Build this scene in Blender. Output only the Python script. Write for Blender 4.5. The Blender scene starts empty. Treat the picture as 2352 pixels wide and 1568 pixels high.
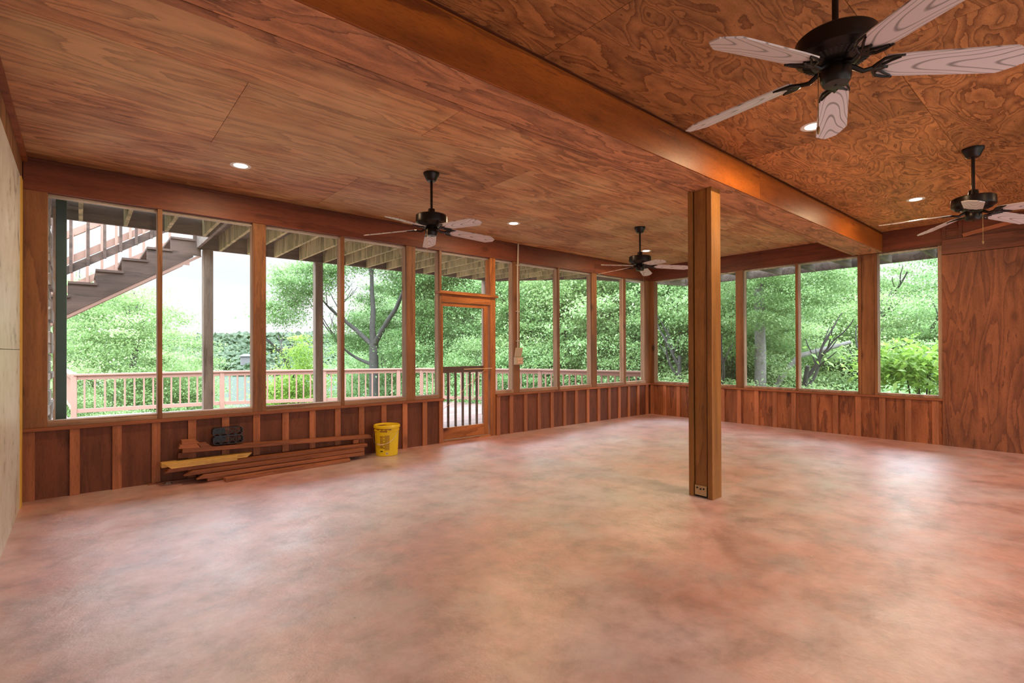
import bpy, bmesh, math, random
import numpy as np
from mathutils import Vector, Matrix

# ------------------------------------------------------------------ camera
scene = bpy.context.scene
COL = scene.collection
W, H = 2352.0, 1568.0
F_PX, YAW, PITCH, ROLL, SHIFT = 1164.487, 0.705009, 0.005102, -0.002866, 15.68
EYE = 1.3
_r = Vector((math.cos(YAW), -math.sin(YAW), 0)); _f = Vector((math.sin(YAW), math.cos(YAW), 0)); _u = Vector((0, 0, 1))
_F = _f * math.cos(PITCH) + _u * math.sin(PITCH); _U = -_f * math.sin(PITCH) + _u * math.cos(PITCH)
_X = _r * math.cos(ROLL) + _U * math.sin(ROLL); _Y = -_r * math.sin(ROLL) + _U * math.cos(ROLL)
cam = bpy.data.objects.new('camera', bpy.data.cameras.new('camera')); COL.objects.link(cam)
cam.matrix_world = Matrix(((_X.x, _Y.x, -_F.x, 0), (_X.y, _Y.y, -_F.y, 0), (_X.z, _Y.z, -_F.z, EYE), (0, 0, 0, 1)))
cam.data.sensor_width = 36; cam.data.lens = 36 * F_PX / W; cam.data.shift_y = SHIFT / W
cam.data.clip_start = 0.05; cam.data.clip_end = 3000
scene.camera = cam

# ------------------------------------------------------------------ world, exposure
scene.view_settings.view_transform = 'Standard'; scene.view_settings.look = 'None'
scene.view_settings.gamma = 1; scene.view_settings.exposure = 0.9
scene.view_settings.use_curve_mapping = False
scene.cycles.max_bounces = 10; scene.cycles.diffuse_bounces = 5; scene.cycles.transparent_max_bounces = 24
scene.cycles.use_denoising = True
world = bpy.data.worlds.new('overcast_sky'); scene.world = world; world.use_nodes = True
SKY_HORIZON, SKY_ZENITH = 0.62, 7.6
def build_world():
    nt = world.node_tree; N = nt.nodes; L = nt.links
    N.clear()
    out = N.new('ShaderNodeOutputWorld'); bg = N.new('ShaderNodeBackground')
    tc = N.new('ShaderNodeTexCoord'); sep = N.new('ShaderNodeSeparateXYZ')
    L.new(tc.outputs['Generated'], sep.inputs[0])
    ramp = N.new('ShaderNodeMapRange'); ramp.inputs[1].default_value = 0.16; ramp.inputs[2].default_value = 0.70
    ramp.inputs[3].default_value = SKY_HORIZON; ramp.inputs[4].default_value = SKY_ZENITH
    L.new(sep.outputs[2], ramp.inputs[0])
    mp = N.new('ShaderNodeMapping'); mp.inputs['Scale'].default_value = (2.2, 2.2, 14)
    L.new(tc.outputs['Generated'], mp.inputs[0])
    no = N.new('ShaderNodeTexNoise'); no.inputs['Scale'].default_value = 1.6; no.inputs['Detail'].default_value = 5
    L.new(mp.outputs[0], no.inputs['Vector'])
    cr = N.new('ShaderNodeValToRGB'); cr.color_ramp.elements[0].position = 0.35; cr.color_ramp.elements[0].color = (0.86, 0.91, 0.96, 1)
    cr.color_ramp.elements[1].position = 0.62; cr.color_ramp.elements[1].color = (1, 1, 1, 1)
    L.new(no.outputs[0], cr.inputs[0])
    tint = N.new('ShaderNodeMix'); tint.data_type = 'RGBA'; tint.blend_type = 'MULTIPLY'; tint.inputs[7].default_value = (0.78, 0.89, 1.0, 1)
    tm = N.new('ShaderNodeMapRange'); tm.inputs[1].default_value = 0.1; tm.inputs[2].default_value = 0.5; L.new(sep.outputs[2], tm.inputs[0])
    L.new(tm.outputs[0], tint.inputs[0]); L.new(cr.outputs[0], tint.inputs[6]); L.new(tint.outputs[2], bg.inputs['Color']); L.new(ramp.outputs[0], bg.inputs['Strength'])
    L.new(bg.outputs[0], out.inputs[0])
build_world()
LAMP_W = 17.0
LAMP_COL = (1.0, 0.70, 0.40)

rng = random.Random(7)
# ------------------------------------------------------------------ helpers
YA, XB, XL = 6.12, 8.946, -0.385          # inner faces: long window wall, far window wall, left wall
ZH, ZC, ZR = 2.725, 3.01, 3.025           # beam underside, ceiling beyond the beam, ceiling near the camera
YBACK = -4.2

class MB:
    """collects shapes, builds ONE mesh object"""
    def __init__(s): s.v = []; s.f = []; s.m = []; s.t = []; s.mi = 0; s.tone = 0.0; s.smooth = []
    def add(s, vs, fs, smooth=False):
        n = len(s.v); s.v += [tuple(v) for v in vs]
        for f in fs: s.f.append([n + i for i in f]); s.m.append(s.mi); s.t.append(s.tone); s.smooth.append(smooth)
        return s
    def box(s, x0, x1, y0, y1, z0, z1):
        vs = [(x0,y0,z0),(x1,y0,z0),(x1,y1,z0),(x0,y1,z0),(x0,y0,z1),(x1,y0,z1),(x1,y1,z1),(x0,y1,z1)]
        return s.add(vs, [(3,2,1,0),(4,5,6,7),(0,1,5,4),(1,2,6,5),(2,3,7,6),(3,0,4,7)])
    def bar(s, p0, p1, w, h, up=(0,0,1), c0=0.0, c1=0.0):
        """box from p0 to p1, w wide, h high, ends cut on a slant by c0/c1 (shift of the top edge along the bar)"""
        p0 = Vector(p0); p1 = Vector(p1); d = (p1-p0).normalized(); up = Vector(up)
        sd = d.cross(up).normalized(); u2 = sd.cross(d).normalized()
        vs = []
        for p, c in ((p0, c0), (p1, c1)):
            for a, b in ((-1,-1),(1,-1),(1,1),(-1,1)):
                q = p + sd*(a*w/2) + u2*(b*h/2)
                if b > 0: q = q + d*c
                vs.append(q)
        return s.add(vs, [(3,2,1,0),(4,5,6,7),(0,1,5,4),(1,2,6,5),(2,3,7,6),(3,0,4,7)])
    def prism(s, pts, z0, z1):
        n = len(pts); vs = [(x,y,z0) for x,y in pts] + [(x,y,z1) for x,y in pts]
        return s.add(vs, [tuple(range(n-1,-1,-1)), tuple(range(n,2*n))] + [(i,(i+1)%n,n+(i+1)%n,n+i) for i in range(n)])
    def prism_axis(s, pts, a0, a1, fn):
        """outline pts (u,v) swept from a0 to a1, fn(u,v,a)->xyz"""
        n = len(pts); vs = [fn(u,v,a0) for u,v in pts] + [fn(u,v,a1) for u,v in pts]
        return s.add(vs, [tuple(range(n-1,-1,-1)), tuple(range(n,2*n))] + [(i,(i+1)%n,n+(i+1)%n,n+i) for i in range(n)])
    def lathe(s, prof, seg=40, c=(0,0)):
        vs = []; fs = []
        for r, z in prof:
            for k in range(seg):
                a = 2*math.pi*k/seg; vs.append((c[0]+r*math.cos(a), c[1]+r*math.sin(a), z))
        for i in range(len(prof)-1):
            for k in range(seg):
                k2 = (k+1) % seg; fs.append((i*seg+k, i*seg+k2, (i+1)*seg+k2, (i+1)*seg+k))
        if prof[0][0] > 1e-6: fs.append(tuple(range(seg-1,-1,-1)))
        if prof[-1][0] > 1e-6: fs.append(tuple((len(prof)-1)*seg+k for k in range(seg)))
        return s.add(vs, fs, True)
    def tube(s, pts, r, seg=8, r1=None, closed=False):
        pts = [Vector(p) for p in pts]; n = len(pts); vs = []; fs = []
        r1 = r if r1 is None else r1; prev = None
        for i, p in enumerate(pts):
            a = pts[i-1] if (i > 0 or closed) else p; b = pts[(i+1) % n] if (i < n-1 or closed) else p
            d = (b-a).normalized()
            if prev is None:
                ref = Vector((0,0,1)) if abs(d.z) < 0.9 else Vector((1,0,0)); u = d.cross(ref).normalized()
            else: u = (prev - d*prev.dot(d)).normalized()
            prev = u; v = d.cross(u); rr = r + (r1-r)*i/max(1, n-1)
            for k in range(seg):
                t = 2*math.pi*k/seg; vs.append(p + u*(rr*math.cos(t)) + v*(rr*math.sin(t)))
        m = n if closed else n-1
        for i in range(m):
            j = (i+1) % n
            for k in range(seg):
                k2 = (k+1) % seg; fs.append((i*seg+k, i*seg+k2, j*seg+k2, j*seg+k))
        if not closed: fs += [tuple(range(seg-1,-1,-1)), tuple((n-1)*seg+k for k in range(seg))]
        return s.add(vs, fs, True)
    def mesh(s, name, mats, org=(0,0,0)):
        me = bpy.data.meshes.new(name)
        o = Vector(org); me.from_pydata([tuple(Vector(v)-o) for v in s.v], [], s.f); me.update()
        for m in (mats if isinstance(mats, (list, tuple)) else [mats]): me.materials.append(m)
        me.polygons.foreach_set('material_index', s.m); me.polygons.foreach_set('use_smooth', s.smooth)
        at = me.attributes.new('tone', 'FLOAT', 'FACE'); at.data.foreach_set('value', s.t)
        b = bmesh.new(); b.from_mesh(me); bmesh.ops.recalc_face_normals(b, faces=b.faces); b.to_mesh(me); b.free()
        if any(s.smooth): me.set_sharp_from_angle(angle=math.radians(40))
        return me
    def build(s, name, mats, parent=None, org=None, bevel=0.0, kind=None, label=None):
        if org is None: org = tuple(parent.get('_org', (0,0,0))) if parent is not None else (0,0,0)
        ob = bpy.data.objects.new(name, s.mesh(name, mats, org)); COL.objects.link(ob)
        if parent is not None: ob.parent = parent; ob['_org'] = list(org)
        else: ob.location = org; ob['_org'] = list(org)
        if bevel:
            md = ob.modifiers.new('edge', 'BEVEL'); md.width = bevel; md.segments = 2; md.limit_method = 'ANGLE'
        if kind: ob['kind'] = kind
        if label: ob['label'] = label
        return ob
def empty(name, loc, label=None, cat=None, group=None, kind=None):
    o = bpy.data.objects.new(name, None); COL.objects.link(o); o.location = loc; o['_org'] = list(loc)
    o.empty_display_size = 0.1
    tag(o, label, cat, group, kind); return o
def tag(o, label=None, cat=None, group=None, kind=None):
    if label: o['label'] = label
    if cat: o['category'] = cat
    if group: o['group'] = group
    if kind: o['kind'] = kind
    return o
def copy_tree(o, parent=None):
    c = o.copy(); COL.objects.link(c)
    if parent is not None: c.parent = parent
    for ch in KIDS.get(o.name, []) or list(o.children): copy_tree(ch, c)
    return c
KIDS = {}
B = lambda *a: MB().box(*a)

# ------------------------------------------------------------------ materials
def newmat(name):
    m = bpy.data.materials.new(name); m.use_nodes = True; nt = m.node_tree
    return m, nt, nt.nodes, nt.links, nt.nodes['Principled BSDF']
def plain(name, col, rough=0.5, metal=0.0, spec=0.5, var=0.0, scale=20, bump=0.0):
    m, nt, N, L, P = newmat(name)
    P.inputs['Base Color'].default_value = (*col, 1); P.inputs['Roughness'].default_value = rough
    P.inputs['Metallic'].default_value = metal; P.inputs['Specular IOR Level'].default_value = spec
    if var or bump:
        tc = N.new('ShaderNodeTexCoord'); no = N.new('ShaderNodeTexNoise'); no.inputs['Scale'].default_value = scale; no.inputs['Detail'].default_value = 6
        L.new(tc.outputs['Object'], no.inputs['Vector'])
        if var:
            mx = N.new('ShaderNodeMix'); mx.data_type = 'RGBA'; L.new(no.outputs[0], mx.inputs[0])
            mx.inputs[6].default_value = (*[c*(1-var) for c in col], 1); mx.inputs[7].default_value = (*[min(1, c*(1+var)) for c in col], 1)
            L.new(mx.outputs[2], P.inputs['Base Color'])
        if bump:
            bp = N.new('ShaderNodeBump'); bp.inputs['Strength'].default_value = bump; bp.inputs['Distance'].default_value = 0.01
            L.new(no.outputs[0], bp.inputs['Height']); L.new(bp.outputs[0], P.inputs['Normal'])
    return m
def wood(name, light, dark, grain='X', scale=1.0, contrast=1.0, rings=7.0, knots=0.35, rough=0.55, tone_amp=0.25, swirl=0.6, blotch=None, stretch=9.0, bump=0.25):
    """stained timber / plywood: contour lines of a stretched noise give the cathedral grain"""
    m, nt, N, L, P = newmat(name)
    def mth(op, a, b=None, c=None, clamp=False):
        n = N.new('ShaderNodeMath'); n.operation = op; n.use_clamp = clamp
        for i, v in enumerate((a, b, c)):
            if v is None: continue
            if isinstance(v, (int, float)): n.inputs[i].default_value = v
            else: L.new(v, n.inputs[i])
        return n.outputs[0]
    def rampn(v, stops):
        r = N.new('ShaderNodeValToRGB'); e = r.color_ramp.elements
        while len(e) < len(stops): e.new(0.5)
        for q, (p, c) in zip(e, stops): q.position = p; q.color = (*c, 1) if len(c) == 3 else c
        L.new(v, r.inputs[0]); return r.outputs[0]
    def mix(f, a, b, mode='MIX'):
        n = N.new('ShaderNodeMix'); n.data_type = 'RGBA'; n.blend_type = mode
        for i, v in ((0, f), (6, a), (7, b)):
            if isinstance(v, (int, float)): n.inputs[i].default_value = v
            elif isinstance(v, tuple): n.inputs[i].default_value = (*v, 1)
            else: L.new(v, n.inputs[i])
        return n.outputs[2]
    tc = N.new('ShaderNodeTexCoord'); at = N.new('ShaderNodeAttribute'); at.attribute_name = 'tone'
    oi = N.new('ShaderNodeObjectInfo')
    off = N.new('ShaderNodeCombineXYZ'); t = at.outputs['Fac']
    L.new(mth('MULTIPLY', t, 17.3), off.inputs[0]); L.new(mth('MULTIPLY', t, 9.1), off.inputs[1]); L.new(mth('MULTIPLY_ADD', oi.outputs['Random'], 13.0, mth('MULTIPLY', t, 5.7)), off.inputs[2])
    va = N.new('ShaderNodeVectorMath'); va.operation = 'ADD'; L.new(tc.outputs['Object'], va.inputs[0]); L.new(off.outputs[0], va.inputs[1])
    k = {'X': (1/stretch, 1, 1), 'Y': (1, 1/stretch, 1), 'Z': (1, 1, 1/stretch)}[grain]
    mp = N.new('ShaderNodeMapping'); mp.inputs['Scale'].default_value = tuple(q*scale for q in k); L.new(va.outputs[0], mp.inputs[0])
    n1 = N.new('ShaderNodeTexNoise'); n1.inputs['Scale'].default_value = 1.7; n1.inputs['Detail'].default_value = 2.5; n1.inputs['Roughness'].default_value = 0.45
    n1.inputs['Distortion'].default_value = swirl; L.new(mp.outputs[0], n1.inputs['Vector'])
    n5 = N.new('ShaderNodeTexNoise'); n5.inputs['Scale'].default_value = 7.0; n5.inputs['Detail'].default_value = 3; L.new(mp.outputs[0], n5.inputs['Vector'])
    line = mth('FRACT', mth('MULTIPLY', mth('MULTIPLY_ADD', n5.outputs[0], 0.06, n1.outputs[0]), rings))
    n2 = N.new('ShaderNodeTexNoise'); n2.inputs['Scale'].default_value = 26; n2.inputs['Detail'].default_value = 5; L.new(mp.outputs[0], n2.inputs['Vector'])
    g = mth('MULTIPLY_ADD', mth('SUBTRACT', n2.outputs[0], 0.5), 0.55, line)
    g = rampn(g, [(0.0, (0.95, 0.95, 0.95)), (0.10, (1, 1, 1)), (0.45, (0.72, 0.72, 0.72)), (0.80, (0.28, 0.28, 0.28)), (0.90, (0.0, 0.0, 0.0)), (0.95, (0.95, 0.95, 0.95))])
    g = mth('MULTIPLY_ADD', mth('SUBTRACT', g, 1.0), contrast, 1.0, clamp=True)
    col = mix(g, dark, light)
    n6 = N.new('ShaderNodeTexNoise'); n6.inputs['Scale'].default_value = 4.5; n6.inputs['Detail'].default_value = 8; n6.inputs['Roughness'].default_value = 0.7; L.new(mp.outputs[0], n6.inputs['Vector'])
    streak = rampn(n6.outputs[0], [(0.32, (0.55, 0.53, 0.52)), (0.50, (0.98, 0.98, 0.98)), (0.68, (1.30, 1.26, 1.22))])
    col = mix(0.8, col, streak, 'MULTIPLY')
    # fine pores
    n3 = N.new('ShaderNodeTexNoise'); n3.inputs['Scale'].default_value = 95; n3.inputs['Detail'].default_value = 3; L.new(mp.outputs[0], n3.inputs['Vector'])
    pore = rampn(n3.outputs[0], [(0.30, (0.5, 0.5, 0.5)), (0.5, (1, 1, 1))])
    col = mix(0.55, col, pore, 'MULTIPLY')
    # knots
    if knots:
        km = N.new('ShaderNodeMapping'); ks = {'X': (0.55, 1, 1), 'Y': (1, 0.55, 1), 'Z': (1, 1, 0.55)}[grain]
        km.inputs['Scale'].default_value = ks; L.new(va.outputs[0], km.inputs[0])
        vo = N.new('ShaderNodeTexVoronoi'); vo.inputs['Scale'].default_value = 3.2; L.new(km.outputs[0], vo.inputs['Vector'])
        kn = rampn(vo.outputs['Distance'], [(0.07, (0.10, 0.06, 0.045)), (0.13, (0.75, 0.7, 0.66)), (0.20, (1, 1, 1))])
        col = mix(knots, col, kn, 'MULTIPLY')
    # broad weathering blotches
    n4 = N.new('ShaderNodeTexNoise'); n4.inputs['Scale'].default_value = 0.9; n4.inputs['Detail'].default_value = 4; L.new(va.outputs[0], n4.inputs['Vector'])
    bl = rampn(n4.outputs[0], [(0.35, (0.72, 0.72, 0.72)), (0.65, (1.12, 1.12, 1.12))])
    col = mix(0.7, col, bl, 'MULTIPLY')
    if blotch: col = mix(mth('MULTIPLY', rampn(n4.outputs[0], [(0.45, (0, 0, 0)), (0.6, (1, 1, 1))]), 0.7), col, mix(g, tuple(c*0.6 for c in blotch), blotch))
    # tone of the single sheet or board
    tn = mth('MULTIPLY_ADD', mth('SUBTRACT', mth('FRACT', mth('MULTIPLY', t, 7.77)), 0.5), tone_amp*2, 1.0)
    hsv = N.new('ShaderNodeHueSaturation'); L.new(col, hsv.inputs['Color']); L.new(tn, hsv.inputs['Value']); hsv.inputs['Saturation'].default_value = 1.0
    L.new(hsv.outputs[0], P.inputs['Base Color'])
    P.inputs['Roughness'].default_value = rough; P.inputs['Specular IOR Level'].default_value = 0.35
    bp = N.new('ShaderNodeBump'); bp.inputs['Strength'].default_value = bump; bp.inputs['Distance'].default_value = 0.004
    L.new(g, bp.inputs['Height']); L.new(bp.outputs[0], P.inputs['Normal'])
    return m
M = {}
M['ply_far'] = wood('ceiling_plywood', (0.64, 0.31, 0.14), (0.24, 0.088, 0.035), 'X', 2.8, 0.85, 7, 0.2, 0.6, 0.26, 0.6, blotch=(0.64, 0.42, 0.21), stretch=6)
M['ply_near'] = wood('ceiling_plywood_swirled', (0.58, 0.252, 0.086), (0.22, 0.072, 0.023), 'X', 2.1, 0.95, 10, 0.2, 0.55, 0.18, 1.5, stretch=3.0)
M['ply_box'] = wood('beam_casing_plywood', (0.60, 0.26, 0.12), (0.22, 0.08, 0.035), 'X', 3.0, 0.9, 6, 0.2, 0.6, 0.15, 0.9, stretch=4.5)
M['beam_x'] = wood('stained_beam', (0.20, 0.055, 0.024), (0.10, 0.025, 0.012), 'X', 1.6, 0.7, 4, 0.45, 0.5, 0.12, 0.4, stretch=12)
M['beam_y'] = wood('stained_beam_b', (0.20, 0.055, 0.024), (0.10, 0.025, 0.012), 'Y', 1.6, 0.7, 4, 0.45, 0.5, 0.12, 0.4, stretch=12)
M['orange_beam'] = wood('red_orange_beam', (0.38, 0.100, 0.012), (0.17, 0.034, 0.006), 'X', 1.2, 0.7, 4, 0.3, 0.42, 0.12, 0.6, stretch=6)
M['wains'] = wood('wainscot_board', (0.17, 0.055, 0.027), (0.095, 0.028, 0.014), 'Z', 2.4, 0.5, 4, 0.75, 0.65, 0.22, 0.5, stretch=8)
M['batten'] = wood('wainscot_batten', (0.43, 0.155, 0.068), (0.28, 0.09, 0.04), 'Z', 3.0, 0.5, 4, 0.4, 0.6, 0.15, 0.3, stretch=14)
M['cap'] = wood('cap_rail_wood', (0.45, 0.15, 0.060), (0.22, 0.066, 0.028), 'X', 3.0, 0.7, 4, 0.4, 0.55, 0.15, 0.3, stretch=14)
M['capy'] = wood('cap_rail_wood_b', (0.45, 0.15, 0.060), (0.22, 0.066, 0.028), 'Y', 3.0, 0.7, 4, 0.4, 0.55, 0.15, 0.3, stretch=14)
M['post'] = wood('wall_post_wood', (0.30, 0.128, 0.048), (0.13, 0.046, 0.018), 'Z', 2.6, 0.6, 5, 0.8, 0.5, 0.15, 0.5, stretch=13)
M['postc'] = wood('support_post_wood', (0.34, 0.150, 0.036), (0.14, 0.050, 0.014), 'Z', 2.0, 0.55, 4, 0.85, 0.42, 0.10, 0.4, stretch=12)
M['jamb'] = wood('weathered_jamb', (0.52, 0.36, 0.25), (0.26, 0.16, 0.10), 'Z', 3.5, 0.8, 4, 0.5, 0.7, 0.12, 0.3, stretch=16)
M['jambh'] = wood('weathered_sill', (0.50, 0.30, 0.19), (0.24, 0.13, 0.08), 'X', 3.5, 0.8, 4, 0.3, 0.7, 0.12, 0.3, stretch=16)
M['headw'] = wood('weathered_head', (0.72, 0.62, 0.46), (0.40, 0.33, 0.24), 'X', 3.5, 0.7, 4, 0.2, 0.7, 0.12, 0.3, stretch=14)
M['door'] = wood('door_timber', (0.56, 0.20, 0.055), (0.27, 0.078, 0.020), 'Z', 2.4, 0.9, 5, 0.8, 0.4, 0.12, 0.5, stretch=12)
M['doorh'] = wood('door_timber_b', (0.56, 0.20, 0.055), (0.27, 0.078, 0.020), 'X', 2.4, 0.9, 5, 0.8, 0.4, 0.12, 0.8, stretch=7)
M['panel'] = wood('plywood_panel', (0.27, 0.095, 0.042), (0.14, 0.045, 0.022), 'Z', 2.0, 1.0, 9, 0.35, 0.6, 0.1, 1.0, stretch=6)
M['leftup'] = wood('left_wall_plywood', (0.40, 0.20, 0.085), (0.16, 0.065, 0.028), 'Z', 3.0, 0.95, 5, 0.2, 0.6, 0.1, 0.3, stretch=9)
M['grey'] = wood('weathered_grey_timber', (0.36, 0.27, 0.20), (0.17, 0.12, 0.09), 'Z', 2.5, 0.8, 4, 0.3, 0.8, 0.12, 0.4, stretch=12)
M['greyx'] = wood('weathered_grey_rim', (0.27, 0.21, 0.17), (0.13, 0.10, 0.08), 'X', 2.5, 0.8, 4, 0.3, 0.8, 0.12, 0.4, stretch=12)
M['joist'] = wood('treated_joist', (0.62, 0.52, 0.27), (0.24, 0.22, 0.10), 'Z', 2.2, 0.95, 4, 0.1, 0.8, 0.15, 0.2, stretch=5)
M['stair'] = wood('dark_stair_timber', (0.16, 0.10, 0.075), (0.07, 0.045, 0.035), 'X', 2.2, 0.8, 4, 0.3, 0.8, 0.15, 0.3, stretch=10)
M['rail'] = plain('painted_rail_red', (0.36, 0.205, 0.150), 0.55, var=0.12, scale=9, bump=0.05)
M['deckb'] = wood('deck_board', (0.26, 0.165, 0.145), (0.17, 0.10, 0.085), 'X', 1.4, 0.6, 4, 0.1, 0.6, 0.15, 0.3, stretch=12)
M['lumber'] = wood('reclaimed_board', (0.38, 0.135, 0.060), (0.19, 0.060, 0.027), 'X', 3.0, 0.7, 4, 0.4, 0.6, 0.2, 0.3, stretch=12)
M['yellow_lumber'] = wood('pale_pine_board', (0.78, 0.49, 0.14), (0.50, 0.26, 0.06), 'X', 3.0, 0.7, 4, 0.8, 0.55, 0.1, 0.3, stretch=12)
M['fan_metal'] = plain('dark_bronze', (0.026, 0.021, 0.019), 0.33, 0.75, var=0.3, scale=6)
M['fan_slot'] = plain('vent_black', (0.006, 0.006, 0.007), 0.6)
M['chain'] = plain('pull_chain_brass', (0.35, 0.22, 0.10), 0.35, 0.8)
M['white_trim'] = plain('lamp_trim_white', (0.80, 0.77, 0.72), 0.4)
M['conduit'] = plain('grey_conduit', (0.52, 0.44, 0.37), 0.45, 0.3)
M['beige'] = plain('beige_plastic', (0.50, 0.40, 0.27), 0.45)
M['outlet'] = plain('outlet_peach', (0.80, 0.50, 0.34), 0.4)
M['black'] = plain('black_plastic', (0.012, 0.014, 0.018), 0.35)
M['bucket'] = plain('bucket_yellow', (0.82, 0.59, 0.010), 0.32, var=0.06, scale=4)
M['wire'] = plain('wire_steel', (0.45, 0.42, 0.40), 0.3, 0.9)
M['label'] = plain('bucket_print_brown', (0.50, 0.30, 0.012), 0.5, var=0.25, scale=40)
M['print'] = plain('print_black', (0.05, 0.035, 0.012), 0.5)
M['paper'] = plain('sticker_paper', (0.78, 0.62, 0.50), 0.6)
M['rust'] = plain('dried_mud_brown', (0.17, 0.048, 0.018), 0.7, var=0.3, scale=30)
M['steel'] = plain('tan_steel_plate', (0.46, 0.33, 0.18), 0.45, 0.5, var=0.25, scale=25)
M['green'] = plain('dark_green_paint', (0.025, 0.085, 0.075), 0.4, var=0.2, scale=12)
M['rod'] = plain('pale_dowel', (0.72, 0.50, 0.30), 0.5)
M['bark'] = plain('bark', (0.055, 0.050, 0.043), 0.9, var=0.55, scale=9, bump=0.9)
M['bark_pale'] = plain('bark_pale', (0.24, 0.22, 0.20), 0.9, var=0.6, scale=11, bump=0.9)
M['lake'] = plain('lake_water', (0.035, 0.052, 0.034), 0.6, spec=0.1, var=0.1, scale=0.05, bump=0.1)
M['housewall'] = plain('far_house_wall', (0.16, 0.155, 0.15), 0.8)
M['roof'] = plain('far_house_roof', (0.09, 0.095, 0.11), 0.8)

def floor_mat():
    m, nt, N, L, P = newmat('stained_concrete')
    tc = N.new('ShaderNodeTexCoord')
    def noise(sc, det=6, dist=0.0, scl=(1,1,1), rough=0.55):
        mp = N.new('ShaderNodeMapping'); mp.inputs['Scale'].default_value = scl; L.new(tc.outputs['Object'], mp.inputs[0])
        n = N.new('ShaderNodeTexNoise'); n.inputs['Scale'].default_value = sc; n.inputs['Detail'].default_value = det; n.inputs['Distortion'].default_value = dist
        n.inputs['Roughness'].default_value = rough; L.new(mp.outputs[0], n.inputs['Vector']); return n.outputs[0]
    def ramp(v, stops):
        r = N.new('ShaderNodeValToRGB'); e = r.color_ramp.elements
        while len(e) < len(stops): e.new(0.5)
        for q, (p, c) in zip(e, stops): q.position = p; q.color = (*c, 1)
        L.new(v, r.inputs[0]); return r.outputs[0]
    def mix(f, a, b, mode='MIX'):
        n = N.new('ShaderNodeMix'); n.data_type = 'RGBA'; n.blend_type = mode
        for i, v in ((0, f), (6, a), (7, b)):
            if isinstance(v, (int, float)): n.inputs[i].default_value = v
            elif isinstance(v, tuple): n.inputs[i].default_value = (*v, 1)
            else: L.new(v, n.inputs[i])
        return n.outputs[2]
    base = ramp(noise(0.55, 6, 0.0), [(0.36, (0.54, 0.235, 0.19)), (0.5, (0.57, 0.305, 0.265)), (0.64, (0.57, 0.41, 0.40))])
    fine = ramp(noise(3.2, 12, 0.15, rough=0.72), [(0.33, (0.55, 0.52, 0.51)), (0.5, (1, 1, 1)), (0.66, (1.3, 1.36, 1.4))])
    c = mix(1.0, base, fine, 'MULTIPLY')
    haze = ramp(noise(1.3, 12, 0.2, rough=0.75), [(0.48, (0, 0, 0)), (0.72, (0.75, 0.75, 0.75))])
    c = mix(haze, c, (0.60, 0.53, 0.52))
    dirt = ramp(noise(2.1, 12, 0.1, rough=0.78), [(0.22, (0.6, 0.6, 0.6)), (0.38, (0, 0, 0))])
    c = mix(dirt, c, (0.21, 0.135, 0.11))
    vo = N.new('ShaderNodeTexVoronoi'); vo.inputs['Scale'].default_value = 2.6; L.new(tc.outputs['Object'], vo.inputs['Vector'])
    sp = ramp(vo.outputs['Distance'], [(0.020, (0.6, 0.6, 0.6)), (0.03, (0, 0, 0))])
    c = mix(sp, c, (0.16, 0.11, 0.09))
    vo2 = N.new('ShaderNodeTexVoronoi'); vo2.inputs['Scale'].default_value = 3.7; mp = N.new('ShaderNodeMapping'); mp.inputs['Location'].default_value = (3.3, 1.7, 0)
    L.new(tc.outputs['Object'], mp.inputs[0]); L.new(mp.outputs[0], vo2.inputs['Vector'])
    sp2 = ramp(vo2.outputs['Distance'], [(0.014, (0.8, 0.8, 0.8)), (0.022, (0, 0, 0))])
    c = mix(sp2, c, (0.78, 0.68, 0.6))
    L.new(c, P.inputs['Base Color'])
    rg = ramp(noise(1.7, 8, 0.2), [(0.3, (0.36, 0.36, 0.36)), (0.7, (0.6, 0.6, 0.6))]); L.new(rg, P.inputs['Roughness'])
    P.inputs['Specular IOR Level'].default_value = 0.8
    P.inputs['Coat Weight'].default_value = 1.0; P.inputs['Coat IOR'].default_value = 1.9; cr_ = ramp(noise(2.3, 10, 0.1, rough=0.7), [(0.35, (0.28, 0.28, 0.28)), (0.65, (0.46, 0.46, 0.46))]); L.new(cr_, P.inputs['Coat Roughness'])
    bp = N.new('ShaderNodeBump'); bp.inputs['Strength'].default_value = 0.6; bp.inputs['Distance'].default_value = 0.01
    L.new(noise(5, 10, 0.2, rough=0.65), bp.inputs['Height']); L.new(bp.outputs[0], P.inputs['Normal']); L.new(bp.outputs[0], P.inputs['Coat Normal'])
    return m
M['floor'] = floor_mat()
def left_wall_mat():
    m, nt, N, L, P = newmat('mottled_cream_panel')
    tc = N.new('ShaderNodeTexCoord')
    n = N.new('ShaderNodeTexNoise'); n.inputs['Scale'].default_value = 6; n.inputs['Detail'].default_value = 9; n.inputs['Roughness'].default_value = 0.7
    L.new(tc.outputs['Object'], n.inputs['Vector'])
    r = N.new('ShaderNodeValToRGB'); e = r.color_ramp.elements; e[0].position = 0.30; e[0].color = (0.16, 0.13, 0.10, 1); e[1].position = 0.42; e[1].color = (0.62, 0.60, 0.54, 1)
    q = e.new(0.62); q.color = (0.72, 0.71, 0.68, 1)
    L.new(n.outputs[0], r.inputs[0]); L.new(r.outputs[0], P.inputs['Base Color']); P.inputs['Roughness'].default_value = 0.4
    return m
M['leftwall'] = left_wall_mat()
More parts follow.
